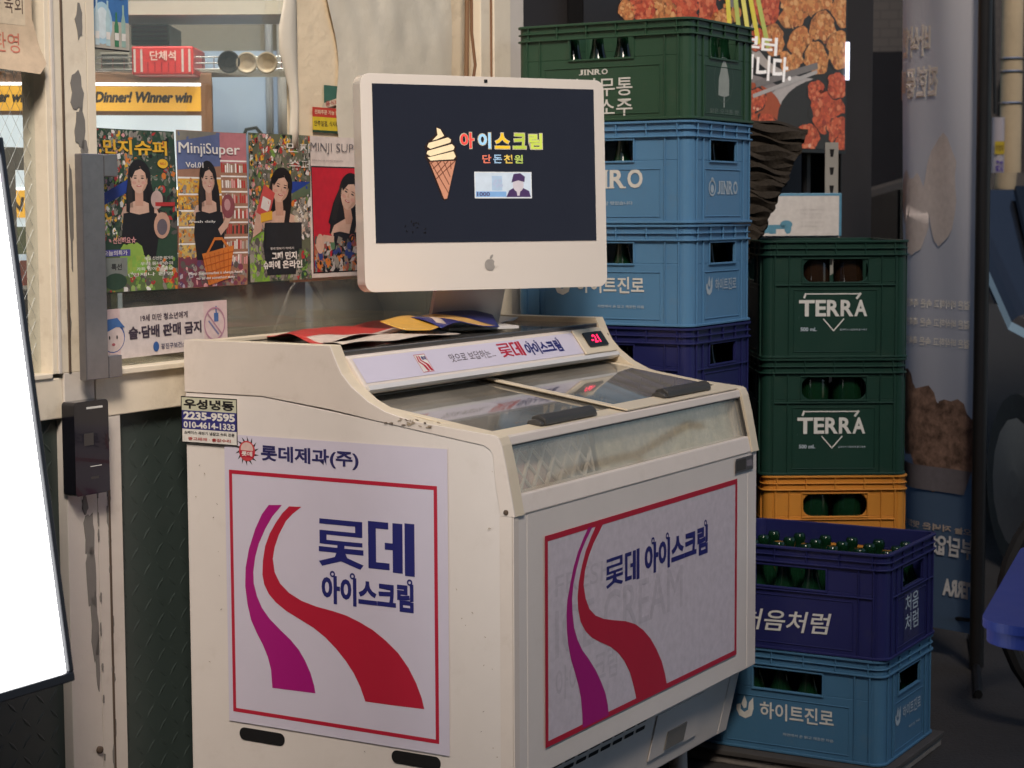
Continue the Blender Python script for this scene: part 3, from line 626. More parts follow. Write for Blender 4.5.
a.text('Minji Supermarket is always here', W_*.12, H_*.075, W_*.92, H_*.10, wht, 13, .02); a.text('go to eat something tasty', W_*.22, H_*.045, W_*.82, H_*.068, wht, 13, .02); a.text('fresh daily', W_*.12, H_*.41, W_*.52, H_*.43, wht, 13, .01)
post_on_wall(a, 'poster', 0.055, 1.151, 'poster of woman with an orange shopping basket before store shelves, second of four', 'poster', G4, wave=wavy(2))
# poster 3
rnd = random.Random(9); a = Art(.00016); W_, H_ = PW-0.008, PH
a.rect(0, 0, W_, H_, ink((.12, .13, .08)), 0); a.clip = (0.001, 0.001, W_-0.001, H_-0.001)
clutter(a, 0, H_*.3, W_, H_, (wht, rd, org, dgr, grn, yel, ink((.3, .28, .22)), ink((.15, .17, .12)), blk, pnk), 330, .004, .012, 1, rnd)
clutter(a, 0, 0, W_*.4, H_*.32, (grn, ink((.3, .5, .06)), ink((.22, .42, .04))), 60, .010, .024, 2, rnd); clutter(a, W_*.4, 0, W_, H_*.2, (dgr, rd, grn, ink((.04, .06, .03))), 50, .006, .016, 2, rnd)
a.rect(W_*.6, H_*.60, W_, H_*.68, blu, 2.5); a.poly([(W_*.7, H_*.55), (W_, H_*.60), (W_, H_*.68), (W_*.7, H_*.6)], ink((.10, .14, .08)), 2.6)
woman(a, W_*.52, H_*.635, .062, 4, tilt=-.18, dress=ink((.018, .018, .02)), gaze=.8)
a.clip = (0.001, 0.001, W_-0.001, H_-0.001)
a.poly([(W_*.12, H_*.47), (W_*.34, H_*.42), (W_*.44, H_*.60), (W_*.26, H_*.66)], ink((.55, .08, .07)), 10.2); a.poly([(W_*.2, H_*.5), (W_*.34, H_*.47), (W_*.38, H_*.55), (W_*.24, H_*.58)], wht, 10.5); a.poly([(W_*.2, H_*.40), (W_*.4, H_*.42), (W_*.40, H_*.48), (W_*.2, H_*.46)], yel, 10.4)
a.poly([(W_*.05, H_*.30), (W_*.2, H_*.34), (W_*.28, H_*.5), (W_*.14, H_*.52)], skin, 10); a.line([(W_*.78, H_*.3), (W_*.86, H_*.36), (W_*.9, H_*.45)], .024, skin, 10)
clutter(a, W_*.76, H_*.3, W_, H_*.56, (wht, ink((.6, .5, .42)), ink((.55, .48, .36))), 30, .006, .014, 10.5, rnd)
a.rect(W_*.28, H_*.22, W_*.84, H_*.40, ink((.02, .02, .022)), 12)
a.text('민지', W_*.60, H_*.88, W_*.97, H_*.945, wht, 13, .0); a.text('슈퍼', W_*.64, H_*.76, W_*.97, H_*.83, wht, 13, .0)
a.text('그때 민지', W_*.38, H_*.145, W_*.76, H_*.20, wht, 13, .035); a.text('슈퍼에 온라인', W_*.22, H_*.085, W_*.84, H_*.14, wht, 13, .035); a.text('동네 장보기 이야기', W_*.36, H_*.215, W_*.72, H_*.232, wht, 13, .01)
post_on_wall(a, 'poster', 0.281, 1.155, 'poster of woman looking down with groceries and white flowers, third of four', 'poster', G4, wave=wavy(3))
# poster 4
rnd = random.Random(12); a = Art(.00016); W_, H_ = PW-0.01, PH-0.003
a.rect(0, 0, W_, H_, ink((.66, .58, .53)), 0); a.clip = (0.001, 0.001, W_-0.001, H_-0.001)
a.rect(W_*.04, H_*.03, W_*.96, H_*.79, blk, 1); a.rect(W_*.055, H_*.04, W_*.945, H_*.78, ink((.50, .015, .03)), 2)
a.clip = (W_*.055, H_*.04, W_*.945, H_*.78)
woman(a, W_*.70, H_*.59, .070, 3, tilt=-.35, dress=ink((.014, .012, .016)), gaze=-.3)
a.clip = (W_*.055, H_*.04, W_*.945, H_*.78)
clutter(a, W_*.05, H_*.03, W_*.95, H_*.27, (ink((.03, .05, .2)), ink((.4, .16, .08)), ink((.5, .45, .42)), ink((.1, .2, .1)), blk, org, ink((.3, .08, .06))), 70, .006, .020, 10, rnd)
a.line([(W_*.10, H_*.22), (W_*.24, H_*.28), (W_*.40, H_*.27)], .014, skin, 11.5); a.ell(W_*.16, H_*.24, .016, .022, skin, 11.6)
a.clip = None
a.text('MINJI SUPER', W_*.03, H_*.875, W_*.97, H_*.955, ink((.08, .07, .08)), 13, -.012); a.text('SPECIAL ISSUE FOR THE NEIGHBORHOOD', W_*.05, H_*.825, W_*.6, H_*.835, ink((.2, .15, .15)), 13)
post_on_wall(a, 'poster', 0.496, 1.158, 'pale bordered poster of woman on red background, beside the computer', 'poster', G4, wave=wavy(4, .002))
# under-19 notice
a = Art(); W_, H_ = 0.42, 0.098
a.rect(0, 0, W_, H_, ink((.62, .55, .53)), 0); a.rect(0, 0, W_*.22, H_, ink((.62, .47, .46)), .5); a.rect(W_*.82, 0, W_, H_, ink((.62, .49, .48)), .5)
a.text('19세 미만 청소년에게', W_*.36, H_*.70, W_*.70, H_*.84, ink((.06, .04, .06)), 2, .02); a.text('술·담배 판매 금지', W_*.275, H_*.36, W_*.80, H_*.62, ink((.05, .035, .055)), 2, .04)
a.ell(W_*.465, H_*.17, .009, .010, ink((.03, .10, .3)), 1.5); a.text('광진구보건소', W_*.50, H_*.10, W_*.68, H_*.22, ink((.06, .06, .12)), 2, .015)
a.ell(W_*.17, H_*.44, .034, .030, ink((.06, .10, .30)), 1); a.ell(W_*.17, H_*.42, .031, .026, ink((.64, .53, .50)), 2); a.poly([(W_*.10, H_*.52), (W_*.12, H_*.80), (W_*.20, H_*.82), (W_*.25, H_*.62), (W_*.19, H_*.64)], ink((.05, .14, .36)), 3)
for q in (.145, .195): a.ell(W_*q, H_*.44, .0022, .004, blk, 3, 8)
a.ell(W_*.17, H_*.30, .005, .003, ink((.4, .1, .12)), 3, 8); a.ring(W_*.075, H_*.52, .013, .0155, ink((.10, .08, .25)), 3); a.line([(W_*.06, H_*.45), (W_*.09, H_*.59)], .002, rd, 3); a.line([(W_*.09, H_*.45), (W_*.06, H_*.59)], .002, rd, 3)
cx, cy = W_*.90, H_*.52; a.ring(cx, cy, .031, .0345, ink((.42, .22, .30)), 3); a.line([(cx-.022, cy+.022), (cx+.022, cy-.022)], .003, ink((.42, .22, .30)), 3.2)
a.rect(cx-.001, cy+.004, cx+.013, cy+.022, ink((.06, .14, .34)), 2); a.rect(cx+.004, cy+.022, cx+.008, cy+.036, ink((.06, .14, .34)), 2); a.line([(cx-.018, cy+.006), (cx+.012, cy-.022)], .004, ink((.2, .2, .35)), 2.2)
post_on_wall(a, 'notice_sign', -0.198, 1.019, 'pinkish white no alcohol or tobacco under 19 notice below the posters', 'notice', y=0.020, rz=R(0.6))
# poster at the top of the window: bottles only
rnd = random.Random(4); a = Art(); W_, H_ = 0.150, 0.2
a.rect(0, 0, W_, H_, ink((.05, .16, .40)), 0); a.rect(0, 0, W_, .003, blk, 1); a.rect(0, .003, W_, .055, ink((.45, .42, .36)), 1)
a.ell(W_*.5, .05, .028, .04, ink((.38, .58, .70)), 1.5); a.ell(W_*.5, .05, .018, .03, ink((.62, .72, .76)), 2)
for x, h_, c in ((.12, .075, dgr), (.26, .07, ink((.2, .3, .05))), (.40, .085, ink((.5, .62, .66))), (.60, .085, ink((.42, .58, .62))), (.76, .065, ink((.05, .2, .1))), (.89, .08, ink((.3, .45, .40)))):
    a.rect(W_*x-.006, .008, W_*x+.006, .008+h_*.6, c, 3); a.poly([(W_*x-.006, .008+h_*.6), (W_*x+.006, .008+h_*.6), (W_*x+.0025, .008+h_*.78), (W_*x-.0025, .008+h_*.78)], c, 3); a.rect(W_*x-.0025, .008+h_*.78, W_*x+.0025, .008+h_, c, 3); a.rect(W_*x-.0055, .02, W_*x+.0055, .034, wht, 4)
a.text('시원함 가득함!', W_*.06, .098, W_*.94, .12, wht, 3, .03); a.text('차갑게 한 잔', W_*.2, .14, W_*.9, .16, yel, 3, .03)
post_on_wall(a, 'poster', -0.212, 1.612, 'small blue drinks poster with row of bottles at the top of the window', 'poster', y=0.020)
# taped paper on the door glass
a = Art(); paper = ink((.60, .47, .33)); W_, H_ = 0.26, 0.24
pts = [(0, .012), (W_*.92, 0), (W_, .02), (W_*.9, .10), (W_*.91, H_), (0, H_)]; a.poly(pts, paper, 0); a.rect(0, .15, W_*.78, H_, ink((.40, .10, .09)), .5); a.rect(0, .085, W_*.84, .16, ink((.62, .52, .38)), .8)
a.text('음료 · 육회', W_*.40, .105, W_*.82, .14, ink((.12, .08, .06)), 2, .0); a.text('막걸리 판매점', W_*.25, .17, W_*.74, .20, ink((.5, .4, .3)), 2, .02); a.text('포장 환영', W_*.25, .035, W_*.78, .07, ink((.55, .18, .12)), 2, .0)
post_on_wall(a, 'paper_note', -0.585, 1.552, 'handwritten paper note taped to the door glass above the slogan', 'paper note', y=-0.002, wave=lambda x, y: .004+.012*max(0, (.05-y)/.05)+.003*math.sin(x*30))
# wall stickers
a = Art(); a.poly([(0.045, .055), (.13, .078), (.13, .105), (.045, .105)], ink((.05, .14, .10)), 0); a.poly([(.035, .052), (.13, .07), (.13, .088), (.04, .064)], ink((.62, .52, .38)), 1); a.text('음식배달', .05, .058, .12, .07, rd, 2, .01, rise=.008)
a.rect(0, .034, .13, .055, ink((.50, .05, .03)), 1.5); a.rect(0, .005, .13, .034, ink((.66, .50, .03)), 1.5); a.text('전화주문 가능 합니다', .008, .04, .122, .05, ink((.75, .6, .4)), 2, .02); a.text('안주일절, 식사류제공', .006, .013, .124, .026, ink((.08, .06, .02)), 2, .02); a.rect(0, .0, .13, .005, dgr, 1.6)
post_on_wall(a, 'wall_sticker', 0.522, 1.478, 'red and yellow sticker on the beige plaster left of the computer', 'sticker', y=0.014)

# ------------------------------------------------------------------ lit sign board in the left foreground
LV, LU0, LZ0 = -0.781, 0.343, 0.600
lean = math.atan2(0.449-0.343, 1.338-0.601)
ls = thing('lit_sign', 'glowing white lit sign board in black frame leaning back at the left edge', 'sign', C0+B*LV+A*LU0, ANG_B)
rot = Matrix.Translation((0, 0, LZ0)) @ Matrix.Rotation(-lean, 4, 'X')
M['glow'] = mat('lit_face', (0.85, 0.87, 0.9), 0.4, 0.0, emit=(1.0, 0.99, 0.97), estr=5.0, rvar=0)
LH = 0.80
b = MB(); b.M = rot; b.box(-0.62, 0.0, -0.004, 0.0, 0.0, LH, M['glow'])
b.build('lit_face', ls)
b = MB(); b.M = rot; fb = mat('sign_frame_black', (0.012, 0.014, 0.02), 0.35, 0.1)
b.box(-0.645, 0.010, -0.0, 0.03, -0.015, LH+.025, fb); b.box(-0.645, 0.010, -0.012, -0.0, -0.015, -0.0005, fb); b.box(0.0005, 0.010, -0.012, -0.0, -0.0005, LH+.025, fb); b.box(-0.645, -0.6205, -0.012, 0, -0.0005, LH+.025, fb); b.box(-0.6205, 0.0005, -0.012, 0, LH+.0005, LH+.025, fb)
b.build('frame', ls, bevel=0.002)
b = MB(); b.tube([(-0.40, 0.03, 0.62), (-0.40, 0.06, 0.02)], 0.02, fb, 12); b.build('post', ls, smooth=True)
b = MB(); b.box(-0.62, -0.18, -0.16, 0.28, 0.001, 0.02, fb); b.build('base_plate', ls, bevel=0.004)
a = Art(); a.line([(-.30, .05), (-.14, .072)], .002, ink((.55, .58, .62)), 1); a.line([(-.30, .03), (-.02, .04)], .0015, ink((.6, .62, .65)), 1)
a.build('printed_line', ls, rot @ sheet((0, -0.005, 0), (1, 0, 0), (0, 0, 1)))

# ------------------------------------------------------------------ the ice cream freezer (local x along its front, y towards the wall)
fz = thing('ice_cream_freezer', 'white ice cream chest freezer with sliding glass lids and red framed road logos', 'freezer', C0, ANG_B)
W = 1.098; D = 0.75
CHEEK = [(0.75, 1.053), (0.397, 1.052), (0.391, 1.040), (0.381, 1.018), (0.371, 1.000), (0.349, 0.977), (0.312, 0.951), (0.274, 0.934), (0.238, 0.925), (0.202, 0.918), (0.117, 0.910), (0.044, 0.903), (0.036, 0.902), (0.029, 0.898), (0.0225, 0.884),
         (0.012, 0.84), (-0.004, 0.757), (0.026, 0.757), (0.036, 0.81), (0.042, 0.868), (0.047, 0.876), (0.06, 0.883), (0.197, 0.902), (0.308, 0.918), (0.40, 0.932), (0.56, 0.95), (0.75, 0.95)]
b = MB()
b.prism(CHEEK, 'x', -0.002, 0.002, M['cream2']); 
b.prism([(y, z) for y, z in CHEEK], 'x', 0.0015, 0.034, M['cream'])
b.build('cheek_panel', fz, bevel=0.0035)
b = MB(); b.prism(CHEEK, 'x', W-0.034, W+0.002, M['cream']); b.build('cheek_panel', fz, bevel=0.0035)
# cabinet shell: five plates round the tub plus the hull below
b = MB()
low = [(0.0, 0.262), (0.036, 0.258), (0.073, 0.098), (0.70, 0.098), (0.75, 0.15), (0.75, 0.262)]
body = [(0.073, 0.098), (0.036, 0.258), (0.001, 0.262), (0.001, 0.757), (0.024, 0.757), (0.034, 0.81), (0.040, 0.872), (0.06, 0.8825), (0.197, 0.9015), (0.308, 0.9175), (0.56, 0.9495), (0.75, 0.9495), (0.75, 0.15), (0.70, 0.098)]
b.prism(body, 'x', 0.0, 0.05, M['white']); b.prism(body, 'x', W-0.05, W, M['white'])
b.box(0.05, W-0.05, 0.001, 0.045, 0.262, 0.764, M['white']); b.box(0.05, W-0.05, 0.68, 0.75, 0.262, 0.95, M['white'])
b.box(0.05, W-0.05, 0.045, 0.68, 0.262, 0.48, M['cream2'])
b.build('cabinet', fz, bevel=0.002)
b = MB(); b.prism([(0.004, 0.2615), (0.036, 0.258), (0.073, 0.098), (0.70, 0.098), (0.75, 0.15), (0.75, 0.2615)], 'x', 0.0505, W-0.0505, M['white'])
b.build('lower_hull', fz, bevel=0.004)
# edge guard strip on the near corner
b = MB(); b.box(-0.0015, 0.0, 0.002, 0.028, 0.262, 0.757, M['cream2']); b.box(-0.0015, 0.016, -0.0015, 0.001, 0.262, 0.757, M['cream2']); b.build('corner_strip', fz)
# screws
for px, py in ((506.6, 512.5),):
    u_, z_ = side_uz(px, py); b = MB(); b.M = Matrix.Translation((-0.002, u_, z_)) @ Matrix.Rotation(R(-90), 4, 'Y'); b.lathe([(0.005, 0), (0.005, 0.0015), (0.003, 0.003)], M['chipdark'], n=12); b.build('screw', fz, smooth=True)
b = MB(); b.M = Matrix.Translation((W-0.035, 0.367, 1.012)) @ Matrix.Rotation(R(-90), 4, 'Y'); b.lathe([(0.005, 0), (0.005, 0.0015), (0.003, 0.003)], M['chipdark'], n=12); b.build('screw', fz, smooth=True)
# slanted front window and its rails
def front_y(z): return 0.030+(z-0.893)*0.232      # plane of the slanted front
def slant_box(b, x0, x1, z0, z1, t0, t1, m):
    b.add([(x, front_y(z)+t, z) for z in (z0, z1) for t in (t0, t1) for x in (x0, x1)], [(0, 2, 3, 1), (4, 5, 7, 6), (0, 1, 5, 4), (2, 6, 7, 3), (0, 4, 6, 2), (1, 3, 7, 5)], m)
b = MB(); slant_box(b, 0.034, W-0.034, 0.757, 0.793, 0.0, 0.03, M['cream2']); b.build('front_rail', fz, bevel=0.003)
b = MB(); slant_box(b, 0.034, W-0.034, 0.881, 0.897, -0.002, 0.025, M['cream2']); b.build('front_rail', fz, bevel=0.002)
b = MB(); M['front_glass'] = glass('front_glass', (0.97, 0.95, 0.90), 0.02, 0.06, 0.24, (0.62, 0.57, 0.48)); slant_box(b, 0.036, W-0.036, 0.7935, 0.8805, 0.006, 0.010, M['front_glass']); b.build('front_pane', fz)
b = MB(); slant_box(b, 0.034, 0.040, 0.7935, 0.8805, 0.002, 0.016, M['darkgrey']); slant_box(b, W-0.040, W-0.034, 0.7935, 0.8805, 0.002, 0.016, M['darkgrey']); slant_box(b, 0.04, W-0.04, 0.878, 0.8805, 0.002, 0.012, M['darkgrey']); b.build('window_seal', fz)
# inner tub
b = MB(); tub = mat('tub_liner', (0.55, 0.49, 0.37), 0.45, 0.1, 5, dirt=0.4, dirtcol=(0.3, 0.26, 0.18)); b.box(0.05, 0.056, 0.046, 0.68, 0.48, 0.88, tub); b.box(W-0.056, W-0.05, 0.046, 0.68, 0.48, 0.88, tub); b.box(0.056, W-0.056, 0.66, 0.68, 0.48, 0.92, tub); b.box(0.056, W-0.056, 0.046, 0.66, 0.481, 0.62, tub)
slant_box(b, .405, W-.05, 0.775, 0.879, .030, .034, mat('frosted_liner', (0.62, 0.56, 0.45), 0.5, 0.45, 26, bump=.6, bscale=60, dirt=0.9, dirtcol=(0.20, 0.17, 0.12), dscale=24)); slant_box(b, .05, .404, 0.775, 0.80, .075, .079, tub)
b.build('tub', fz)
# lids: plane rises towards the console
def lid_z(y): return 0.905+(y-0.03)*0.15
def lid_box(b, x0, x1, y0, y1, t0, t1, m):
    b.add([(x, y, lid_z(y)+t) for t in (t0, t1) for y in (y0, y1) for x in (x0, x1)], [(0, 2, 3, 1), (4, 5, 7, 6), (0, 1, 5, 4), (2, 6, 7, 3), (0, 4, 6, 2), (1, 3, 7, 5)], m)
M['lid_glass'] = glass('lid_glass', (0.62, 0.61, 0.56), 0.08, 0.05, 0.46, (0.46, 0.43, 0.37))
for x0, x1, t, hx0, hx1 in ((0.036, 0.545, -0.010, 0.19, 0.415), (0.515, W-0.036, -0.003, 0.72, 0.955)):
    lid = bpy.data.objects.new('sliding_lid', None); COL.objects.link(lid); lid.parent = fz
    b = MB(); yf = 0.034
    lid_box(b, x0, x1, yf, 0.078, t-0.004, t, M['cream']); lid_box(b, x0, x1, 0.385, 0.41, t-0.004, t, M['cream2']); lid_box(b, x0, x0+0.022, 0.078, 0.385, t-0.004, t, M['cream']); lid_box(b, x1-0.022, x1, 0.078, 0.385, t-0.004, t, M['cream'])
    b.build('frame', lid, bevel=0.0012)
    b = MB(); lid_box(b, x0+0.022, x1-0.022, 0.078, 0.385, t-0.0035, t-0.001, M['lid_glass']); b.build('pane', lid)
    b = MB(); z0 = lid_z(0.06)+t
    prof = [(0.046, z0), (0.082, z0+0.004), (0.078, z0+0.016), (0.060, z0+0.021), (0.048, z0+0.013)]
    b.prism(prof, 'x', hx0+0.012, hx1-0.006, M['darkgrey']); b.prism([(y+0.002, z0+(z-z0)*0.6) for y, z in prof], 'x', hx0, hx0+0.012, M['darkgrey']); b.prism([(y+0.002, z0+(z-z0)*0.6) for y, z in prof], 'x', hx1-0.006, hx1, M['darkgrey'])
    b.build('grip', lid, bevel=0.003)
# console behind the lids: slanted printed panel, dark top
b = MB(); b.prism([(0.346, 0.958), (0.340, 0.968), (0.344, 0.978), (0.379, 1.026), (0.387, 1.030), (0.74, 1.030), (0.74, 0.95), (0.42, 0.95)], 'x', 0.034, W-0.034, M['cream2']); b.build('console', fz, bevel=0.003)
b = MB(); b.box(0.036, W-0.036, 0.392, 0.748, 1.0305, 1.040, mat('dark_top_glass', (0.085, 0.08, 0.073), 0.16, 0.1, coat=0.5)); b.build('console_top', fz, bevel=0.002)
b = MB(); b.box(0.034, W-0.034, 0.728, 0.75, 1.0405, 1.050, M['cream']); b.build('console_top_edge', fz, bevel=0.002)
b = MB(); b.prism([(0.338, 0.962), (0.332, 0.968), (0.336, 0.976), (0.343, 0.974)], 'x', 0.036, W-0.036, M['alu']); b.build('console_trim', fz)
pd = Vector((0, 0.379-0.344, 1.026-0.978)).normalized(); plen = math.hypot(0.035, 0.048)
cm = sheet((0.04, 0.3435, 0.9785), (1, 0, 0), tuple(pd)); PWD = W-0.08
a = Art(); a.rect(0.003, .002, PWD-0.003, plen-.002, M['decal'], .5)
def small_logo(a, x, y, h_, l):
    w_ = h_*.95; a.rect(x, y, x+w_, y+h_, wht, l); a.border(x, y, x+w_, y+h_, h_*.03, M['red'], l+.5)
    S1 = [(.18, .92), (.10, .6), (.34, .38), (.46, .06), (.66, .06), (.56, .36), (.22, .62), (.28, .92)]; S2 = [(.36, .92), (.32, .66), (.62, .44), (.74, .06), (.95, .06), (.86, .42), (.46, .66), (.46, .92)]
    a.poly([(x+w_*p, y+h_*q) for p, q in S1], M['red'], l+.6); a.poly([(x+w_*p, y+h_*q) for p, q in S2], M['red'], l+.7); a.text('롯데', x+w_*.52, y+h_*.66, x+w_*.92, y+h_*.88, M['navy'], l+1, .04)
small_logo(a, .205, .008, .042, 1)
a.text('맛으로 보답하는...', .325, .022, .50, .042, ink((.08, .06, .07)), 2, .0)
lot(a, .525, .018, .572, .052, M['red'], 2); te(a, .577, .018, .622, .052, M['red'], 2); icecream(a, .632, .014, .79, .050, M['navy'], 2)
a.build('console_print', fz, cm)
dsp = bpy.data.objects.new('thermostat_display', None); COL.objects.link(dsp); dsp.parent = fz
def on_panel(mb): mb.M = cm
b = MB(); on_panel(b); b.box(PWD-.150, PWD+.004, -.004, plen+.003, .0005, .005, M['cream']); b.build('bezel', dsp, bevel=0.002)
b = MB(); on_panel(b); b.prism(rounded(PWD-.118, .012, PWD-.028, .050, .003), 'z', .0055, .009, M['black']); b.build('screen', dsp)
a = Art(); dig = mat('lit_digit', (0.3, 0.0, 0.02), 0.5, 0, emit=(1.0, 0.015, 0.08), estr=2.4)
a.text('-21', PWD-.098, .021, PWD-.058, .042, dig, 1, .015); a.build('digits', dsp, cm @ Matrix.Translation((0, 0, .0092)))
# printed panel on the near side
def suv(px, py): u_, z_ = side_uz(px, py); return (-u_, z_)
sm_ = sheet((-0.0025, 0, 0), (0, -1, 0), (0, 0, 1))
def S2(px, py): return suv(170+px*0.45337, 420+py*0.45337)
a = Art(); x0, y0 = suv(229, 720); x1, y1 = suv(447, 455)
a.rect(-.652, .302, -.137, .872, M['decal'], .5)
c1 = suv(229.9, 469.4); c2 = suv(440.1, 743.7); a.border(c1[0], c2[1], c2[0], c1[1], .0075, M['red'], 1.5)
mag = [(220, 187), (205, 207), (190, 240), (176, 285), (169, 325), (168, 365), (173, 405), (181, 440), (193, 468), (207, 495), (218, 522), (225, 550), (228, 590), (275, 596), (323, 602), (320, 585), (312, 557), (300, 530), (286, 506), (268, 484), (245, 462), (222, 438), (205, 414), (194, 388), (187, 360), (186, 335), (190, 302), (198, 272), (212, 240), (228, 212), (249, 187)]
red = [(265, 190), (250, 205), (236, 225), (222, 250), (212, 278), (207, 310), (206, 340), (210, 362), (220, 383), (236, 402), (258, 420), (290, 440), (318, 457), (345, 479), (368, 503), (390, 531), (407, 557), (422, 588), (433, 620), (498, 629), (563, 637), (557, 612), (545, 580), (528, 546), (505, 513), (478, 486), (450, 463), (420, 445), (392, 431), (362, 421), (325, 411), (292, 398), (265, 381), (245, 360), (233, 335), (229, 305), (233, 280), (242, 253), (258, 222), (273, 206), (292, 191)]
a.poly([S2(*p) for p in mag], M['magenta'], 1.5); a.poly([S2(*p) for p in red], M['red'], 1.6)
p, q = S2(331, 322), S2(541, 224); lot(a, p[0], S2(331, 318)[1], S2(428, 220)[0], S2(331, 216)[1], M['navy'], 2); te(a, S2(440, 330)[0], S2(440, 328)[1], S2(541, 225)[0], S2(440, 222)[1], M['navy'], 2)
p, q = S2(337, 402), S2(539, 354); icecream(a, p[0], p[1], q[0], q[1], M['navy'], 2)
p, q = S2(203, 92), S2(418, 72); a.text('롯데제과(주)', p[0], S2(203, 94)[1], q[0], S2(203, 54)[1], ink((.03, .028, .12)), 2, .03)
ec = S2(172, 68); rr = .021
for k in range(14):
    t = 2*math.pi*k/14; a.poly([(ec[0]+rr*.8*math.cos(t-.16), ec[1]+rr*.8*math.sin(t-.16)), (ec[0]+rr*1.4*math.cos(t+.22), ec[1]+rr*1.4*math.sin(t+.22)), (ec[0]+rr*.8*math.cos(t+.2), ec[1]+rr*.8*math.sin(t+.2))], blk, 1.4)
a.ell(*ec, rr*.95, rr*.95, ink((.55, .06, .07)), 1.8); a.ell(ec[0], ec[1]+.004, rr*.72, rr*.62, ink((.66, .48, .44)), 2); a.rect(ec[0]-.017, ec[1]-.012, ec[0]+.017, ec[1]+.001, M['red'], 2.5); a.text('롯데', ec[0]-.013, ec[1]-.010, ec[0]+.013, ec[1]-.0005, wht, 3, .03)
a.build('side_print', fz, sm_)
# refrigeration company sticker wrapped at the back edge
a = Art(); sx0, sz0, sx1, sz1 = -.757, .850, -.617, .942; a.rect(sx0, sz0, sx1, sz1, wht, .5); w_, h_ = sx1-sx0, sz1-sz0
a.rect(sx0, sz0+h_*.70, sx1, sz1, ink((.55, .56, .42)), 1); a.rect(sx0, sz0+h_*.30, sx1, sz0+h_*.70, ink((.03, .03, .18)), 1); a.border(sx0, sz0, sx1, sz1, .002, blk, 1.5)
a.text('우성냉동', sx0+w_*.05, sz0+h_*.735, sx1-w_*.05, sz0+h_*.95, blk, 2, .04); a.text('2235-9595', sx0+w_*.04, sz0+h_*.50, sx1-w_*.04, sz0+h_*.675, wht, 2, .045); a.text('010-4614-1333', sx0+w_*.04, sz0+h_*.325, sx1-w_*.04, sz0+h_*.465, wht, 2, .035)
a.text('쇼케이스 제빙기 냉장고 수리 전문', sx0+w_*.05, sz0+h_*.19, sx1-w_*.05, sz0+h_*.26, blk, 2, .02); a.text('중고매매 · 출장수리', sx0+w_*.12, sz0+h_*.06, sx1-w_*.12, sz0+h_*.13, rd, 2, .02)
a.build('repair_sticker', fz, sheet((-0.0045, 0, 0), (0, -1, 0), (0, 0, 1)))
a = Art(); rnd = random.Random(77); sc1 = ink((.16, .12, .09)); sc2 = ink((.36, .29, .21))
for k in range(26):
    px_, py_ = rnd.gauss(405, 14), 0; py_ = 421+(px_-405)*.10+rnd.uniform(-3, 4); u_, z_ = side_uz(px_, py_); a.ell(-u_, z_, rnd.uniform(.001, .006), rnd.uniform(.0006, .002), rnd.choice((sc1, sc2)), 1+.02*k, 6, rnd.uniform(-.3, .3))
for k in range(24):
    u_, z_ = rnd.uniform(.02, .74), rnd.uniform(.27, .86)
    if .13 < u_ < .66 and z_ > .30: u_ = rnd.choice((rnd.uniform(.03, .125), rnd.uniform(.665, .74)))
    a.ell(-u_, z_, rnd.uniform(.0008, .0035), rnd.uniform(.0004, .001), rnd.choice((sc2, sc2, sc2, sc1)), 1+.01*k, 6, rnd.uniform(-1.2, 1.2))
a.build('scuff_marks', fz, sheet((-0.0028, 0, 0), (0, -1, 0), (0, 0, 1)))['kind'] = 'stuff'
# hand holes in the side
for (xa, ya), (xb, yb) in ((side_uz(240, 730), side_uz(285, 743)), (side_uz(392, 753), side_uz(441, 767))):
    zc = (ya+yb)/2; x0, x1 = min(xa, xb), max(xa, xb)
    b = MB(); pts = [(q, z) for q, z in rounded(x0, zc-.0125, x1, zc+.0125, .0122)]; b.prism(pts, 'x', -0.0015, -0.0005, M['blackhole']); b.build('hand_hole', fz)
# printed panel on the front
def F3(px, py): return front_vz(490+px*0.42683, 440+py*0.42683)
fm = sheet((0, -0.0015, 0), (1, 0, 0), (0, 0, 1))
a = Art(); c1 = front_vz(544.1, 534.7); c2 = front_vz(736.3, 654.9); X0, X1, Z1, Z0 = .1105, .9835, .7065, .3085
a.rect(X0+.004, Z0+.004, X1-.004, Z1-.004, ink((.62, .565, .62), .34), .4)
a.border(X0, Z0, X1, Z1, .011, M['red'], 1.5)
mag = [(228, 205), (216, 232), (204, 262), (194, 296), (186, 335), (179, 375), (177, 410), (178, 445), (181, 480), (188, 515), (197, 545), (205, 575), (211, 605), (214, 640), (215, 675), (276, 646), (274, 620), (268, 592), (258, 566), (246, 540), (230, 514), (214, 492), (203, 468), (195, 440), (191, 405), (190, 372), (193, 338), (200, 304), (210, 266), (222, 236), (238, 203)]
red = [(246, 201), (234, 228), (222, 260), (213, 295), (206, 332), (203, 365), (204, 395), (210, 425), (221, 447), (238, 464), (258, 474), (280, 484), (298, 498), (313, 518), (326, 545), (335, 578), (342, 615), (413, 578), (408, 548), (400, 518), (388, 490), (374, 465), (357, 445), (338, 431), (315, 424), (290, 422), (265, 419), (245, 411), (231, 396), (222, 372), (217, 340), (220, 307), (228, 275), (240, 242), (263, 196)]
def clampf(p): q = F3(*p); return (q[0], min(max(q[1], Z0+.004), Z1-.004))
a.poly([clampf(p) for p in mag], M['magenta'], 1.6); a.poly([clampf(p) for p in red], M['red'], 1.7)
zt, zb = F3(272, 280)[1], F3(272, 348)[1]; x0, x1, x2, x3 = F3(270, 310)[0], F3(309, 310)[0], F3(314, 310)[0], F3(348, 300)[0]
lot(a, x0, zb, x1, zt, M['navy'], 2); te(a, x2, zb, x3, zt, M['navy'], 2)
icecream(a, F3(360, 280)[0], zb-.003, F3(508, 240)[0], zt+.012, M['navy'], 2)
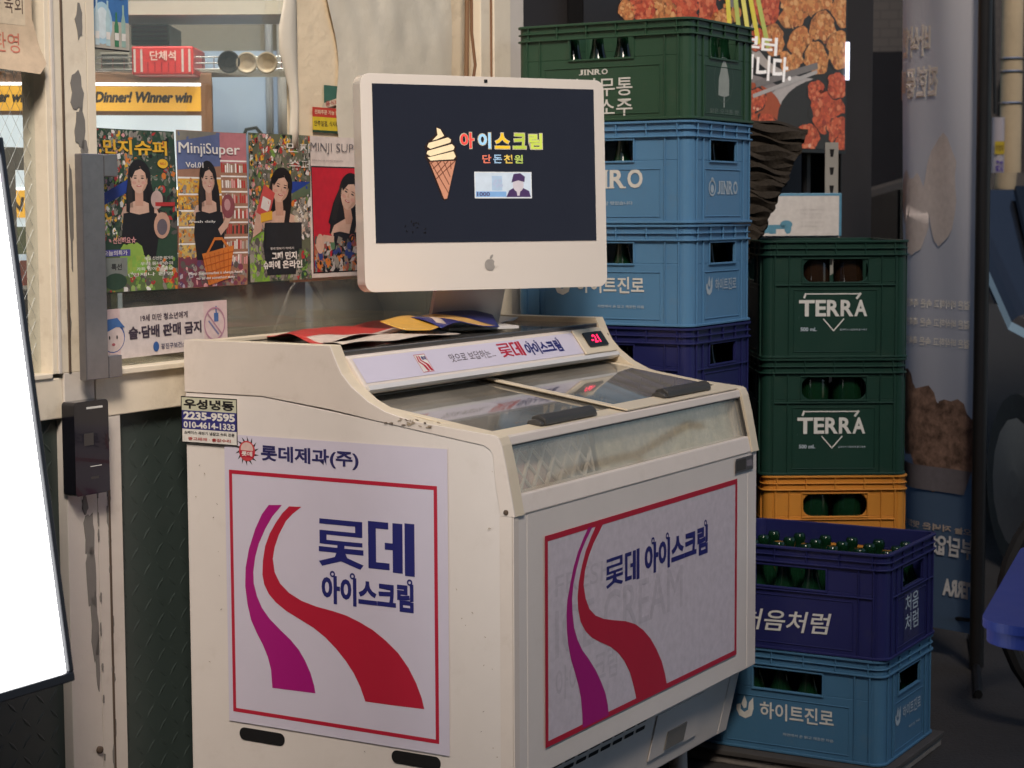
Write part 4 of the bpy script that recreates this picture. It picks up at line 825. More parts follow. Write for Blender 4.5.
ghost = ink((.545, .50, .55), .34); a.text('FRESH &', .15, .585, .47, .625, ghost, .9, .0); a.text('ICE CREAM', .15, .468, .70, .56, ghost, .9, .01); a.text('아이스크림', .15, .385, .40, .45, ghost, .9, .01)
a.build('front_print', fz, fm)
a = Art(); a.rect(0, 0, .098, .032, M['steel'], 0); a.rect(.004, .004, .055, .028, M['darkgrey'], 1); a.rect(.06, .009, .092, .023, ink((.2, .18, .2)), 1)
a.build('name_badge', fz, sheet((.972, -0.003, .719), (1, 0, 0), (0, 0, 1)))
# vents and access hatch on the inclined lower front
ln = Vector((0, 0.036-0.0725, 0.258-0.098)); lm = sheet((0, 0.036, 0.258), (1, 0, 0), tuple(ln)); lm = lm @ Matrix.Translation((0, 0, .0008))
a = Art()
for r_ in range(2):
    for k in range(9):
        x = .155+.052*k; y = -.012-.018*r_; a.poly(rounded(x, y-.009, x+.042, y, .003, 3), M['blackhole'], 1)
a.build('vent_slots', fz, lm)
b = MB(); b.M = lm; b.box(.665, .905, -.128, -.022, 0, .003, M['white']); b.build('access_hatch', fz, bevel=0.002)
b = MB(); b.M = lm; b.box(.735, .83, -.118, -.075, .0035, .006, M['chip']); b.build('rating_plate', fz)
for x, y in ((.09, .14), (.98, .14), (.09, .64), (.98, .64)):
    b = MB(); b.lathe([(.028, 0), (.030, .01), (.022, .02), (.020, .095), (.024, .0975)], M['cream2'], (x, y, .001), 14); b.build('leg', fz, smooth=True)
# ice cream packets and wire baskets behind the front glass
rnd = random.Random(33)
M['basket'] = mat('basket_wire', (0.58, 0.55, 0.51), 0.3, 0.05)
t = thing('wire_basket', 'silver wire basket behind the near end of the freezer front glass', 'basket', freezer_xyz(0.055, 0.028, 0.755), ANG_B)
b = MB()
for k in range(9):
    for sg_ in (1, -1):
        x0 = -.09+.05*k; pa, pb = (x0, .0), (x0+.11, .11)
        if sg_ < 0: pa, pb = (x0+.11, .0), (x0, .11)
        t0 = max(0, (0-min(pa[0], pb[0]))/.11); t1 = min(1, (.335-min(pa[0], pb[0]))/.11)
        if t1-t0 < .1: continue
        def lp(t): xx = min(pa[0], pb[0])+.11*t; zz = .11*(t if sg_ > 0 else 1-t); return (xx, .008+.232*(zz), zz)
        b.tube([lp(t0), lp(t1)], .0042 if sg_ > 0 else .0034, M['basket'], 6)
b.build('lattice', t)
b = MB(); b.tube([(0, .033, .112), (.335, .033, .112)], .003, M['basket'], 6); b.tube([(.335, .008, 0), (.335, .033, .112)], .003, M['basket'], 6); b.tube([(0, .008, 0), (.335, .008, 0)], .003, M['basket'], 6); b.build('rim', t)
def packet(loc, rz, w_, h_, col, label, tilt=1.1):
    mb = MB(); n = 8; vs = []; rr = random.Random(int(w_*1e5)+int(col[0]*99))
    for s_ in (1, -1):
        for i in range(n+1):
            for j in range(n+1):
                x, y = i/n-.5, j/n-.5; th = .016*max(0, 1-(2*abs(x))**4)*max(0, 1-(2*abs(y))**3)+.002
                vs.append((x*w_, y*h_, s_*(th+rr.uniform(-.002, .002)*(th > .006))))
    m1 = n+1; fs = []
    for s_ in (0, 1):
        for i in range(n):
            for j in range(n): fs.append(tuple(s_*m1*m1+q for q in (i*m1+j, (i+1)*m1+j, (i+1)*m1+j+1, i*m1+j+1)))
    mb.add(vs, fs, mat('packet_foil', col, 0.25, 0.25, 40, coat=0.3)); o = mb.build('ice_cream_packet', smooth=True)
    o.location = loc; o.rotation_euler = (tilt, 0, rz); return put(o, label, 'ice cream', 'ice cream packets in the freezer')
for v, u_, z, c, lab, sz in ((.11, .064, .79, (.58, .36, .32), 'pink ice cream packet behind the lattice at the near corner', .11), (.21, .066, .785, (.56, .42, .37), 'pale pink ice cream packet leaning behind the wire lattice', .12), (.31, .066, .795, (.52, .50, .46), 'silver ice cream packet at the far end of the wire lattice', .11),
                            (.15, .098, .835, (.34, .17, .19), 'dark red ice cream packet standing behind the pink packets', .14), (.255, .098, .84, (.30, .25, .21), 'brown ice cream packet standing behind the silver packet', .14), (.355, .10, .835, (.25, .26, .24), 'grey green ice cream packet behind the end of the lattice', .10), (.10, .2, .86, (.62, .55, .05), 'yellow ice cream packet lying under the near lid', .10)):
    packet(freezer_xyz(v, u_, z), ANG_B+rnd.uniform(-.25, .25), sz*1.15, .13, c, lab, 1.42+rnd.uniform(-.1, .1) if z < .85 else .2)

# papers and wrappers lying on the console top
def wrapper(name, outline, z, m, label, cat, seed, amp=.006, art=None, ths=.0012, tilt=0.0):
    u0 = min(q[1] for q in outline)
    rr = random.Random(seed); a = Art(); a.poly(outline, m, 0)
    if art: art(a)
    ph = [rr.random()*6 for _ in range(4)]
    o = a.build(name, None, None, wave=lambda x, y: tilt*(y-u0)+amp*(1+math.sin(x*25+ph[0]+y*14)*.6+math.sin(y*38+ph[1]-x*9)*.4), cut=.02)
    o.location = freezer_xyz(0, 0, z); o.rotation_euler = (0, 0, ANG_B); 
    s_ = o.modifiers.new('thick', 'SOLIDIFY'); s_.thickness = ths; s_.offset = -1
    return put(o, label, cat)
wrapper('paper_bag', [(.10, .50), (.24, .735), (.78, .72), (.74, .60), (.60, .53)], 1.046, ink((.52, .04, .035), .35), 'flat red paper bag on the freezer top left of the wrappers', 'paper bag', 1, .007, lambda a: (a.poly([(.12, .50), (.16, .57), (.62, .56), (.58, .53)], ink((.6, .50, .44)), 1),))
wrapper('paper_sheet', [(.05, .405), (.12, .50), (.50, .50), (.50, .42)], 1.046, ink((.62, .53, .45)), 'cream paper sheet at the front edge of the freezer top', 'paper', 2, .004)
wrapper('snack_wrapper', [(.335, .45), (.36, .53), (.50, .545), (.48, .445), (.40, .43)], 1.058, ink((.66, .36, .05), .35), 'orange yellow snack wrapper on the papers under the computer', 'wrapper', 3, .005, tilt=.14)
wrapper('snack_wrapper', [(.44, .43), (.47, .53), (.56, .58), (.70, .55), (.73, .48), (.66, .42), (.55, .445)], 1.052, ink((.025, .03, .16), .3), 'crumpled dark blue and gold snack wrapper under the computer screen', 'wrapper', 4, .008, lambda a: (a.poly([(.56, .46), (.575, .57), (.615, .565), (.66, .43), (.62, .435)], ink((.66, .40, .14)), 1), a.poly([(.46, .455), (.53, .53), (.545, .52), (.475, .44)], ink((.66, .52, .42)), 1)), tilt=.16)
wrapper('paper_sheet', [(.76, .60), (1.04, .70), (1.05, .60), (.84, .52)], 1.046, ink((.42, .41, .40)), 'grey paper sheet under the computer stand on the freezer', 'paper', 5, .003)

# ------------------------------------------------------------------ all-in-one computer
S_ = 1.23
IM = EYE + (Vector((-0.041, 3.393, 1.384))-EYE)*S_
n_im = Vector((math.sin(.476), -math.cos(.476), 0))
im = thing('computer', 'white all-in-one computer on the freezer showing a soft ice cream picture', 'computer', (IM.x, IM.y, 1.041), 0.476)
sw, shh = .433*S_, .271*S_
zc = IM.z-1.041; tl = Matrix.Translation((0, 0, zc)) @ Matrix.Rotation(-.037, 4, 'X')
bx, bt, bb = sw/2+.0265, shh/2+.021, -shh/2-.103
b = MB(); b.M = tl
b.prism(rounded(-bx, bb, bx, bt, .022), 'y', 0, .042, M['imac']); b.build('case', im, bevel=0.006, seg=3)
b = MB(); b.M = tl; b.prism(rounded(-bx+.03, bb+.03, bx-.03, bt-.03, .05), 'y', .0421, .055, M['imac']); b.build('back_bulge', im, bevel=0.008)
b = MB(); b.M = tl; b.box(-sw/2, sw/2, -.0012, .001, -shh/2, shh/2, M['screen']); b.build('screen', im)
b = MB(); b.M = tl; b.box(-.004, .004, -.001, .001, shh/2+.008, shh/2+.015, M['black']); b.build('webcam', im)
a = Art()
def g_(x, y): return ((x-96-303)/606*sw, -(y-309)/432*shh)      # picture coordinates on the screen
gl = .5
creamc = ink((.80, .66, .42), .45, gl*.55); dk = ink((.03, .015, .012)); cone = ink((.52, .24, .15), .45, gl*.5); conel = ink((.20, .07, .04))
outl = [(258, 207), (272, 212), (285, 232), (300, 238), (303, 250), (312, 258), (309, 270), (314, 290), (300, 300), (282, 410), (275, 406), (238, 300), (230, 290), (236, 275), (230, 262), (243, 245), (262, 228)]
a.poly([g_(*p) for p in [(262, 206), (274, 212), (287, 232), (303, 240), (305, 252), (314, 260), (311, 272), (316, 292), (312, 302), (288, 406), (279, 410), (272, 404), (237, 303), (229, 292), (234, 277), (229, 262), (240, 246), (258, 230)]], dk, 1)
for pts in ([(262, 210), (272, 214), (282, 232), (262, 242), (250, 245), (264, 230)], [(240, 252), (292, 236), (300, 242), (298, 250), (244, 268), (236, 262)], [(236, 274), (302, 254), (309, 262), (306, 270), (244, 288), (234, 282)], [(236, 292), (306, 274), (312, 288), (306, 296), (244, 300)]): a.poly([g_(*p) for p in pts], creamc, 2)
a.poly([g_(*p) for p in [(241, 304), (311, 300), (286, 404), (278, 406)]], cone, 2)
for k in range(4): a.line([g_(243+18*k, 303), g_(289+3*k if k < 3 else 298, 388-22*k)], .0018, conel, 3); a.line([g_(309-18*k, 301), g_(258+2*k if k < 2 else 262-6*k, 350-14*k)], .0018, conel, 3)
for tch, (x0, x1), c in zip('아이스크림', ((325, 362), (374, 408), (420, 460), (470, 506), (514, 551)), ((.62, .06, .05), (.26, .48, .66), (.66, .40, .02), (.34, .42, .05), (.42, .50, .07))):
    p, q = g_(x0, 265), g_(x1, 222); a.text(tch, p[0]-.0018, p[1]-.0018, q[0]+.0018, q[1]+.0018, ink((.55, .50, .36), .45, gl*.3), 1, .06); a.text(tch, p[0], p[1], q[0], q[1], ink(c, .45, gl), 2, .035)
for tch, (x0, x1), c in zip('단돈천원', ((384, 408), (414, 438), (443, 467), (472, 496)), ((.62, .16, .10), (.26, .40, .55), (.6, .42, .08), (.36, .46, .10))):
    p, q = g_(x0, 306), g_(x1, 282); a.text(tch, p[0], p[1], q[0], q[1], ink(c, .45, gl*.8), 2, .025)
p, q = g_(361, 404), g_(519, 330); a.rect(p[0], p[1], q[0], q[1], ink((.46, .53, .60), .45, gl*.7), 1); a.border(p[0], p[1], q[0], q[1], .002, ink((.62, .64, .64), .45, gl*.5), 2)
def n_(x, y): return (p[0]+(q[0]-p[0])*x, p[1]+(q[1]-p[1])*y)
nb = ink((.18, .34, .58), .45, gl*.6); nd = ink((.09, .05, .16)); nf = ink((.52, .48, .52), .45, gl*.5)
a.rect(*n_(.02, .06), *n_(.55, .26), nb, 2.2); a.rect(*n_(.30, .3), *n_(.48, .85), ink((.34, .45, .58), .45, gl*.6), 2.2); a.text('1000', *n_(.04, .08), *n_(.26, .24), nd, 3, .02)
a.poly([n_(.55, .05), n_(.60, .3), n_(.70, .42), n_(.82, .42), n_(.95, .28), n_(.98, .05)], nd, 2.5); a.ell(*n_(.76, .52), .0135, .016, nf, 3); a.poly([n_(.64, .60), n_(.68, .92), n_(.80, .95), n_(.88, .82), n_(.87, .62), n_(.76, .68)], nd, 3.5); a.poly([n_(.72, .36), n_(.80, .36), n_(.78, .1), n_(.74, .1)], nf, 3.2)
for k in range(6): a.ell(*n_(.34+.025*k, .55+.12*math.sin(k*2)), .004, .004, ink((.40, .47, .62), .45, gl*.4), 3, 6)
rnd = random.Random(2)
for k in range(12): x, y = rnd.uniform(172, 226), rnd.uniform(462, 500); a.ell(*g_(x, y), .003, .0016, ink((.008, .008, .011)), 1, 7, rnd.random()*3)
a.build('screen_picture', im, tl @ sheet((0, -.0016, 0), (1, 0, 0), (0, 0, 1)))
a = Art(); gm = ink((.36, .34, .32), .3); ap = .0135; cy = -shh/2-.050
body_ = []
for k in range(40):
    t = 2*math.pi*k/40; r_ = ap*(1-.14*math.exp(-((t-math.pi/2)/.35)**2)-.08*math.exp(-((t-3*math.pi/2)/.3)**2)-.05*math.sin(t)*(math.sin(t) < 0)*-1)
    body_.append((r_*math.cos(t)*.95, cy+r_*math.sin(t)))
a.poly(body_, gm, 1); a.ell(ap*1.12, cy+.002, ap*.42, ap*.46, M['imac'], 1.6); a.ell(.004, cy+ap*1.32, ap*.42, ap*.20, gm, 1, 14, R(52))
a.build('front_emblem', im, tl @ sheet((0, -.0006, 0), (1, 0, 0), (0, 0, 1)))
st = MB(); zb_ = zc+bb
st.prism([(.050, zb_+.08), (.064, zb_+.08), (.135, .012), (.23, .010), (.23, .004), (.02, .004), (.02, .010), (.118, .012)], 'x', -.085, .085, M['alu'])
st.build('stand', im, bevel=0.003)

# ------------------------------------------------------------------ crates
def bottle_mesh(h, r, neck, m, name):
    b = MB(); sh = .52 if r < .035 else .89
    prof = [(r*.86, 0), (r, .006), (r, h*sh), (r*.93, h*(sh+.06 if r < .035 else .915)), (r*.62, h*(.70 if r < .035 else .94)), (neck*1.15, h*(.80 if r < .035 else .95)), (neck, h*(.90 if r < .035 else .957)), (neck*1.12, h*(.92 if r < .035 else .959)), (neck*1.12, h*.96), (neck, h*.985), (neck*.8, h)]
    return b.lathe(prof, m, n=14)
def make_bottle(kind):
    if kind == 'soju': h, r, nk, m = .213, .0325, .0135, M['bottle']
    elif kind == 'beer': h, r, nk, m = .285, .0385, .0135, M['bottle']
    else: h, r, nk, m = .285, .0385, .0135, M['bottle_brown']
    t = bpy.data.objects.new('glass_bottle', None); t.empty_display_size = .05; COL.objects.link(t)
    bottle_mesh(h, r, nk, m, 'g').build('glass', t, smooth=True)
    if kind != 'soju': b = MB(); b.lathe([(nk*1.18, h*.962), (nk*1.22, h*1.006), (nk*1.1, h*1.012)], M['cap'], n=12); b.build('cap', t, smooth=True)
    b = MB(); n = 14; z0, z1 = h*.16, h*.44; R_ = r+.0006
    vs = [(R_*math.cos(2*math.pi*k/n), R_*math.sin(2*math.pi*k/n), z) for z in (z0, z1) for k in range(n)]
    b.add(vs, [(k, (k+1) % n, n+(k+1) % n, n+k) for k in range(n)], M['blabel']); b.build('label', t, smooth=True)
    return t
def place(proto, first, loc, rz, label, group):
    o = proto if first else copy_tree(proto); o.location = loc; o.rotation_euler = (0, 0, rz); return put(o, label, 'bottle', group)
def crate_shell(L, Wd, H, m, hole, rad=0.0, ribs=True, hole2=None, belt=True):
    """open crate: origin at the centre of its base, front towards -y. hole = (half width, z0, z1) on the long sides, hole2 on the short ones"""
    b = MB(); t = .005; RIM = .040; cr = .024
    hole2 = hole2 or hole
    def wall(w_, hl, rz, off):
        b.M = Matrix.Rotation(rz, 4, 'Z') @ Matrix.Translation((0, -off, 0)); hw, z0, z1 = hl; e = w_/2-cr
        b.box(-e, e, 0, t, 0, z0, m); b.box(-e, e, 0, t, z1, H, m); b.box(-e, -hw, 0, t, z0, z1, m); b.box(hw, e, 0, t, z0, z1, m)
        if rad:
            for sx in (1, -1):
                for zz, sz in ((z0, 1), (z1, -1)):
                    pts = [(sx*hw, zz)]+[(sx*(hw-rad)+sx*rad*math.cos(R(a)), zz+sz*rad-sz*rad*math.sin(R(a))) for a in (0, 22.5, 45, 67.5, 90)]
                    b.prism(pts, 'y', 0.0, t, m)
        # hole flange
        fl = .004
        b.box(-hw-.004, hw+.004, -fl, 0, z0-.005, z0, m); b.box(-hw-.004, hw+.004, -fl, 0, z1, z1+.004, m); b.box(-hw-.004, -hw, -fl, 0, z0, z1, m); b.box(hw, hw+.004, -fl, 0, z0, z1, m)
        # rim bands
        for zz, hh, pr in ((H-.006, .006, .006), (H-.022, .003, .0055), (H-.039, .004, .0065)): b.box(-e, e, -pr, 0, zz, zz+hh, m)
        k = -e+.03
        nrib = max(3, int(w_/.085)); 
        for q in range(nrib+1): x = -e+.01+(2*e-.02)*q/nrib; b.box(x-.0015, x+.0015, -.005, 0, H-.036, H-.006, m)
        # posts and panel frame
        for sx in (1, -1):
            for dx, wd_ in ((e-.006, .004), (e-.042, .003)):
                if dx > hw+.01 or dx > .1: b.box(sx*dx-wd_/2, sx*dx+wd_/2, -.0045, 0, .004, H-.039, m)
        if ribs:
            pw = w_/2-.078
            b.box(-pw, pw, -.002, 0, .016, .0185, m); b.box(-pw, pw, -.002, 0, z0-.022, z0-.0195, m); b.box(-pw, -pw+.0025, -.002, 0, .0185, z0-.022, m); b.box(pw-.0025, pw, -.002, 0, .0185, z0-.022, m)
        b.box(-e, e, -.006, 0, .001, .007, m)
        if belt: b.box(-w_/2+.03, w_/2-.03, -.005, 0, z0-.010, z0-.0065, m)
    wall(L, hole, 0, Wd/2); wall(L, hole, math.pi, Wd/2); wall(Wd, hole2, math.pi/2, L/2); wall(Wd, hole2, -math.pi/2, L/2)
    # rounded corner posts
    for sx, sy, a0 in ((1, -1, -90), (1, 1, 0), (-1, 1, 90), (-1, -1, 180)):
        b.M = Matrix.Translation((sx*(L/2-cr), sy*(Wd/2-cr), 0))
        for r0, r1, z0, z1 in ((cr-t, cr, 0, H), (cr, cr+.006, H-.006, H), (cr, cr+.0055, H-.022, H-.019), (cr, cr+.0065, H-.039, H-.035), (cr, cr+.006, .001, .007)):
            n = 6; vs = []
            for z in (z0, z1):
                for r_ in (r0, r1):
                    for k in range(n+1): a = R(a0+90*k/n); vs.append((r_*math.cos(a), r_*math.sin(a), z))
            m1 = n+1; fs = []
            for k in range(n): fs += [(k, k+1, m1+k+1, m1+k), (2*m1+k, 3*m1+k, 3*m1+k+1, 2*m1+k+1), (k, 2*m1+k, 2*m1+k+1, k+1), (m1+k, m1+k+1, 3*m1+k+1, 3*m1+k)]
            fs += [(0, m1, 3*m1, 2*m1), (n, 2*m1+n, 3*m1+n, m1+n)]
            b.add(vs, fs, m)
    b.M = Matrix.Identity(4); b.box(-L/2+.006, L/2-.006, -Wd/2+.006, Wd/2-.006, .003, .009, m)
    return b
def crate(loc, rz, L, Wd, H, m, hole, label, group, rad=0.0, front=None, side=None, hole2=None, ribs=True):
    t = thing('bottle_crate', label, 'crate', loc, rz, group)
    crate_shell(L, Wd, H, m, hole, rad, ribs, hole2, belt=m not in (M['crate_blue'], M['crate_teal'], M['crate_green'])).build('shell', t, bevel=0.0012, seg=1)
    if front:
        a = Art(); front(a, L, H); a.build('front_print', t, sheet((0, -Wd/2-.0008, 0), (1, 0, 0), (0, 0, 1)))
    if side:
        a = Art(); side(a, Wd, H); a.build('side_print', t, sheet((L/2+.0008, 0, 0), (0, 1, 0), (0, 0, 1)))
    return t
PWm = M['print_white']
def serif(a, word, x0, y0, x1, y1, m):
    n = len(word); wts = {'I': .5, 'J': .7}; tot = sum(wts.get(c, 1.0) for c in word); x = x0; h = y1-y0
    for c in word:
        w_ = (x1-x0)*wts.get(c, 1.0)/tot; p, q = x+w_*.07, x+w_*.93
        a.text(c, p+(w_*.2 if c == 'I' else 0), y0, q-(w_*.2 if c == 'I' else 0), y1, m, 2, .028)
        if c in 'INR':
            for sx in ((p+q)/2,) if c == 'I' else (p+w_*.10, q-w_*.10):
                for yy in ((y0, y1-h*.08) if c != 'R' else (y0,)): a.rect(sx-w_*(.42 if c == 'I' else .16), yy, sx+w_*(.42 if c == 'I' else .16), yy+h*.08, m, 2.2)
        x += w_
def emblem_flame(a, cx, cy, s, m):
    a.poly([(cx-s*.9, cy-s*.2), (cx-s*.6, cy-s*.8), (cx, cy-s), (cx+s*.6, cy-s*.7), (cx+s*.8, cy), (cx+s*.75, cy+s*1.0), (cx+s*.35, cy+s*.5), (cx+s*.25, cy-s*.2), (cx-s*.1, cy-s*.45), (cx-s*.45, cy-s*.2), (cx-s*.45, cy+s*.3), (cx-s*.85, cy+s*.2)], m, 1); a.poly([(cx-s*.4, cy+s*.3), (cx-s*.1, cy+s*1.1), (cx+s*.15, cy+s*.5), (cx+.1*s, cy), (cx-s*.15, cy-s*.1)], m, 1.2)
def emblem_round(a, cx, cy, s, m):
    a.ring(cx, cy, s*.78, s, m, 1); a.ell(cx, cy-s*.1, s*.45, s*.5, m, 1); a.ell(cx, cy+s*1.0, s*.35, s*.25, m, 1)
def f_tree(a, L, H):
    serif(a, 'JINRO', -.062, .112, .02, .125, PWm); a.text('참나무통', -.10, .060, .085, .104, PWm, 2, .008); a.text('맑은소주', -.10, .012, .085, .055, PWm, 2, .008)
def s_tree(a, Wd, H):
    dm = ink((.12, .16, .13)); m = ink((.34, .37, .33)); a.rect(-.115, .012, .10, H-.105, ink((.018, .05, .03)), .5)
    a.poly([(-.03, .062), (-.028, .10), (-.012, .135), (.003, .152), (.018, .132), (.030, .10), (.030, .064), (.012, .060), (.004, .060), (-.012, .060)], m, 1); a.rect(-.001, .034, .005, .062, m, 1); a.text('맑은 오크통 향', -.075, .018, .085, .030, dm, 1, .01); a.ring(0, .1, .052, .054, ink((.06, .09, .07)), 1)
def f_jinro(a, L, H):
    serif(a, 'JINRO', -.085, .085, .115, .130, PWm); emblem_round(a, -.125, .105, .02, PWm); a.text('진짜 참 맛있습니다', -.02, .045, .085, .054, M['print_pale'], 2, .01)
def s_jinro(a, Wd, H): emblem_round(a, -.062, .085, .020, M['print_pale']); serif(a, 'JINRO', -.035, .070, .085, .102, M['print_pale'])
def f_hite(a, L, H):
    a.text('하이트진로', -.068, .078, .115, .118, PWm, 2, .018); emblem_flame(a, -.105, .098, .026, PWm); a.text('자연에서 온 맑고 깨끗한 마음', -.01, .043, .115, .050, M['print_pale'], 2, .01)
def s_hite(a, Wd, H): emblem_flame(a, -.075, .095, .022, M['print_pale']); a.text('하이트진로', -.042, .082, .085, .112, M['print_pale'], 2, .012)
def s_hite2(a, Wd, H): emblem_flame(a, -.075, .095, .022, M['print_pale']); a.text('하이트진로', -.042, .082, .085, .112, M['print_pale'], 2, .012); a.text('깨끗한 마음', .0, .05, .08, .056, M['print_pale'], 2, .01)
def f_navy(a, L, H):
    a.text('처음처럼', -.125, .042, .090, .092, PWm, 2, .012, slant=.22, rise=.006)
def s_navy(a, Wd, H):
    a.rect(-.058, .018, .052, .155, ink((.030, .032, .10)), .5); a.text('처음', -.050, .088, .046, .130, M['print_pale'], 2, .012); a.text('처럼', -.050, .042, .046, .084, M['print_pale'], 2, .012)
SOJL = .465
SOJ = dict(L=.452, Wd=.360, H=.245); HS = (.086, .150, .198); HS2 = (.076, .150, .198)
RZ = -YAW
def corner_loc(px, Y, z, L, Wd, rz):
    X = (px-512)/F_PX*Y*1.0; c, s_ = math.cos(rz), math.sin(rz); lx, ly = L/2, -Wd/2
    return Vector((X-(lx*c-ly*s_), Y-(lx*s_+ly*c), z))
# slab under the stacks
sl = thing('concrete_slab', 'low concrete slab with dark board under the crate stacks', 'slab', freezer_xyz(1.15, -0.295, 0), ANG_B)
MB().box(0, 0.405, 0, 0.575, 0.0, 0.023, M['slab']).build('block', sl, bevel=0.004)
MB().box(-0.01, 0.408, -0.006, 0.575, 0.0235, 0.0355, M['slabtop']).build('board', sl, bevel=0.002)
sl2 = thing('concrete_slab', 'low concrete slab hidden under the left crate tower by the column', 'slab', freezer_xyz(1.15, 0.29, 0), ANG_B)
MB().box(0, 0.50, 0, 0.45, 0.0, 0.034, M['slab']).build('block', sl2, bevel=0.004)
MB().box(0, 0.50, 0, 0.45, 0.0345, 0.047, M['slabtop']).build('board', sl2, bevel=0.002)
# left tower
base = corner_loc(691, 4.53, 0, .472, .362, RZ); z = .0475; GC = 'stacked plastic bottle crates'
rnd = random.Random(8)
tower = [(M['crate_navy'], None, None, 'navy crate on the slab at the bottom of the tall tower'), (M['crate_navy'], None, None, 'navy crate second from the bottom of the tall tower'), (M['crate_navy'], None, None, 'navy crate third from the bottom of the tall tower'),
         (M['crate_navy'], None, None, 'dark navy crate just above the freezer in the tall tower'), (M['crate_blue'], f_hite, s_hite, 'sky blue crate with flame emblem on the navy crate of the tall tower'), (M['crate_blue'], f_jinro, s_jinro, 'blue crate with serif capitals under the green crate of the tall tower'), (M['crate_green'], f_tree, s_tree, 'green crate with tree emblem on top of the tall tower')]
proto_soju = make_bottle('soju'); first = True
def fill(loc, rz, L, Wd, z, nx, ny, pitch, which, proto, label, group):
    global first
    c, s_ = math.cos(rz), math.sin(rz)
    for i in range(nx):
        for j in range(ny):
            if not which(i, j): continue
            x, y = (i-(nx-1)/2)*pitch, (j-(ny-1)/2)*pitch
            place(proto, first, (loc.x+x*c-y*s_, loc.y+x*s_+y*c, z+.0095), rnd.random()*6, label, group); first = False
names = [None, None, None, 'navy crate above the freezer', 'sky blue crate of the tall tower', 'upper blue crate of the tall tower', 'green crate topping the tall tower']
for k, (m, ff, sf, lab) in enumerate(tower):
    jx, jy, jr = rnd.uniform(-.003, .003), rnd.uniform(-.003, .003), R(rnd.uniform(-.5, .5)) if k < 6 else R(-1.2)
    p = base+Vector((jx, jy, z)); crate(p, RZ+jr, .472, .362, .2425 if k < 6 else .236, m, HS, lab, GC, front=ff, side=sf, hole2=HS2)
    if names[k]:
        fill(p, RZ+jr, .462, .36, p.z, 6, 5, .068, lambda i, j: j == 0 and i > 0 or (i == 5), proto_soju, 'green glass bottle inside the '+names[k], 'bottles in the '+names[k])
    z += .2450 if k < 1 else .2446
# right front stack
base = corner_loc(888, 4.28, 0, .462, .36, RZ)
p = base+Vector((0, 0, .036)); crate(p, RZ, .462, .36, .245, M['crate_teal'], HS, 'teal blue crate on the concrete slab at the lower right', GC, front=f_hite, side=s_hite2, hole2=HS2)
fill(p, RZ, .462, .36, p.z, 6, 5, .068, lambda i, j: j == 0 and i > 0 or i == 5, proto_soju, 'green glass bottle inside the teal crate at the lower right', 'bottles in the lower right teal crate')
p = base+Vector((.003, -.004, .2815)); crate(p, RZ+R(.6), .462, .36, .245, M['crate_navy'], HS, 'open navy crate of bottles with brush lettering below the orange crate', GC, front=f_navy, side=s_navy, hole2=HS2)
fill(p, RZ+R(.6), .462, .36, p.z, 6, 5, .068, lambda i, j: True, proto_soju, 'green glass bottle standing in the open navy crate', 'bottles in the open navy crate')
# beer crates
def f_terra(a, L, H):
    x0, x1, y0, y1 = -.093, .083, .108, .150; m = PWm
    x = x0
    for ch, w_ in zip('TERRA', (.042, .030, .036, .036, .036)):
        a.text(ch, x+(0 if ch == 'T' else .001), y0, x+w_-.002, y1, m, 2, .03); x += w_-.0008
    a.rect(x0, y0-.006, x0+.0001, y0, m, 2)
    a.rect(-.076, .164, .064, .167, m, 2); a.line([(-.076, .166), (-.080, .156)], .005, m, 2); a.line([(.064, .166), (.055, .154)], .006, m, 2); a.line([(-.030, .101), (-.004, .071), (.022, .101)], .003, m, 2)
    a.text('500 mL', -.089, .070, -.047, .080, M['print_pale'], 2, .03); a.text('청정라거 시원하게 즐기세요', .012, .071, .082, .076, M['print_pale'], 2, .01)
BL, BW, BH = .370, .468, .302; HB = (.083, .196, .254)
bx_, by_ = .828, 4.90+.02; z = .015
proto_beer = make_bottle('beer'); fb_ = True
beer = [(M['crate_orange'], None, 'orange crate on the ground under the other orange crate'), (M['crate_orange'], None, 'bright orange crate under the two dark green crates'), (M['crate_dgreen'], f_terra, 'lower dark green crate with white lettering, on the orange crate'), (M['crate_dgreen'], f_terra, 'upper dark green crate with white lettering, topmost of its stack')]
proto_brown = None
for k, (m, ff, lab) in enumerate(beer):
    p = Vector((bx_+rnd.uniform(-.002, .002), by_+BW/2, z)); crate(p, R(0.6+rnd.uniform(-.4, .4)), BL, BW, BH, m, HB, lab, GC, rad=.024, front=ff, ribs=bool(ff))
    if k > 0:
        for i in range(4):
            if k == 3 and i in (1, 2): 
                if proto_brown is None: o = proto_brown = make_bottle('brown')
                else: o = copy_tree(proto_brown)
                gname, lb = 'brown bottles in the top dark green crate', 'brown glass bottle showing through the topmost dark green crate'
            else:
                o = proto_beer if fb_ else copy_tree(proto_beer); fb_ = False
                nm = (None, 'bright orange crate', 'lower dark green crate', 'topmost dark green crate')[k]; gname, lb = 'green bottles in the '+nm, 'green glass bottle showing through the hole of the '+nm
            o.location = (p.x+(i-1.5)*.085, p.y-BW/2+.05, p.z+.0095); put(o, lb, 'bottle', gname)
    z += BH+.0005

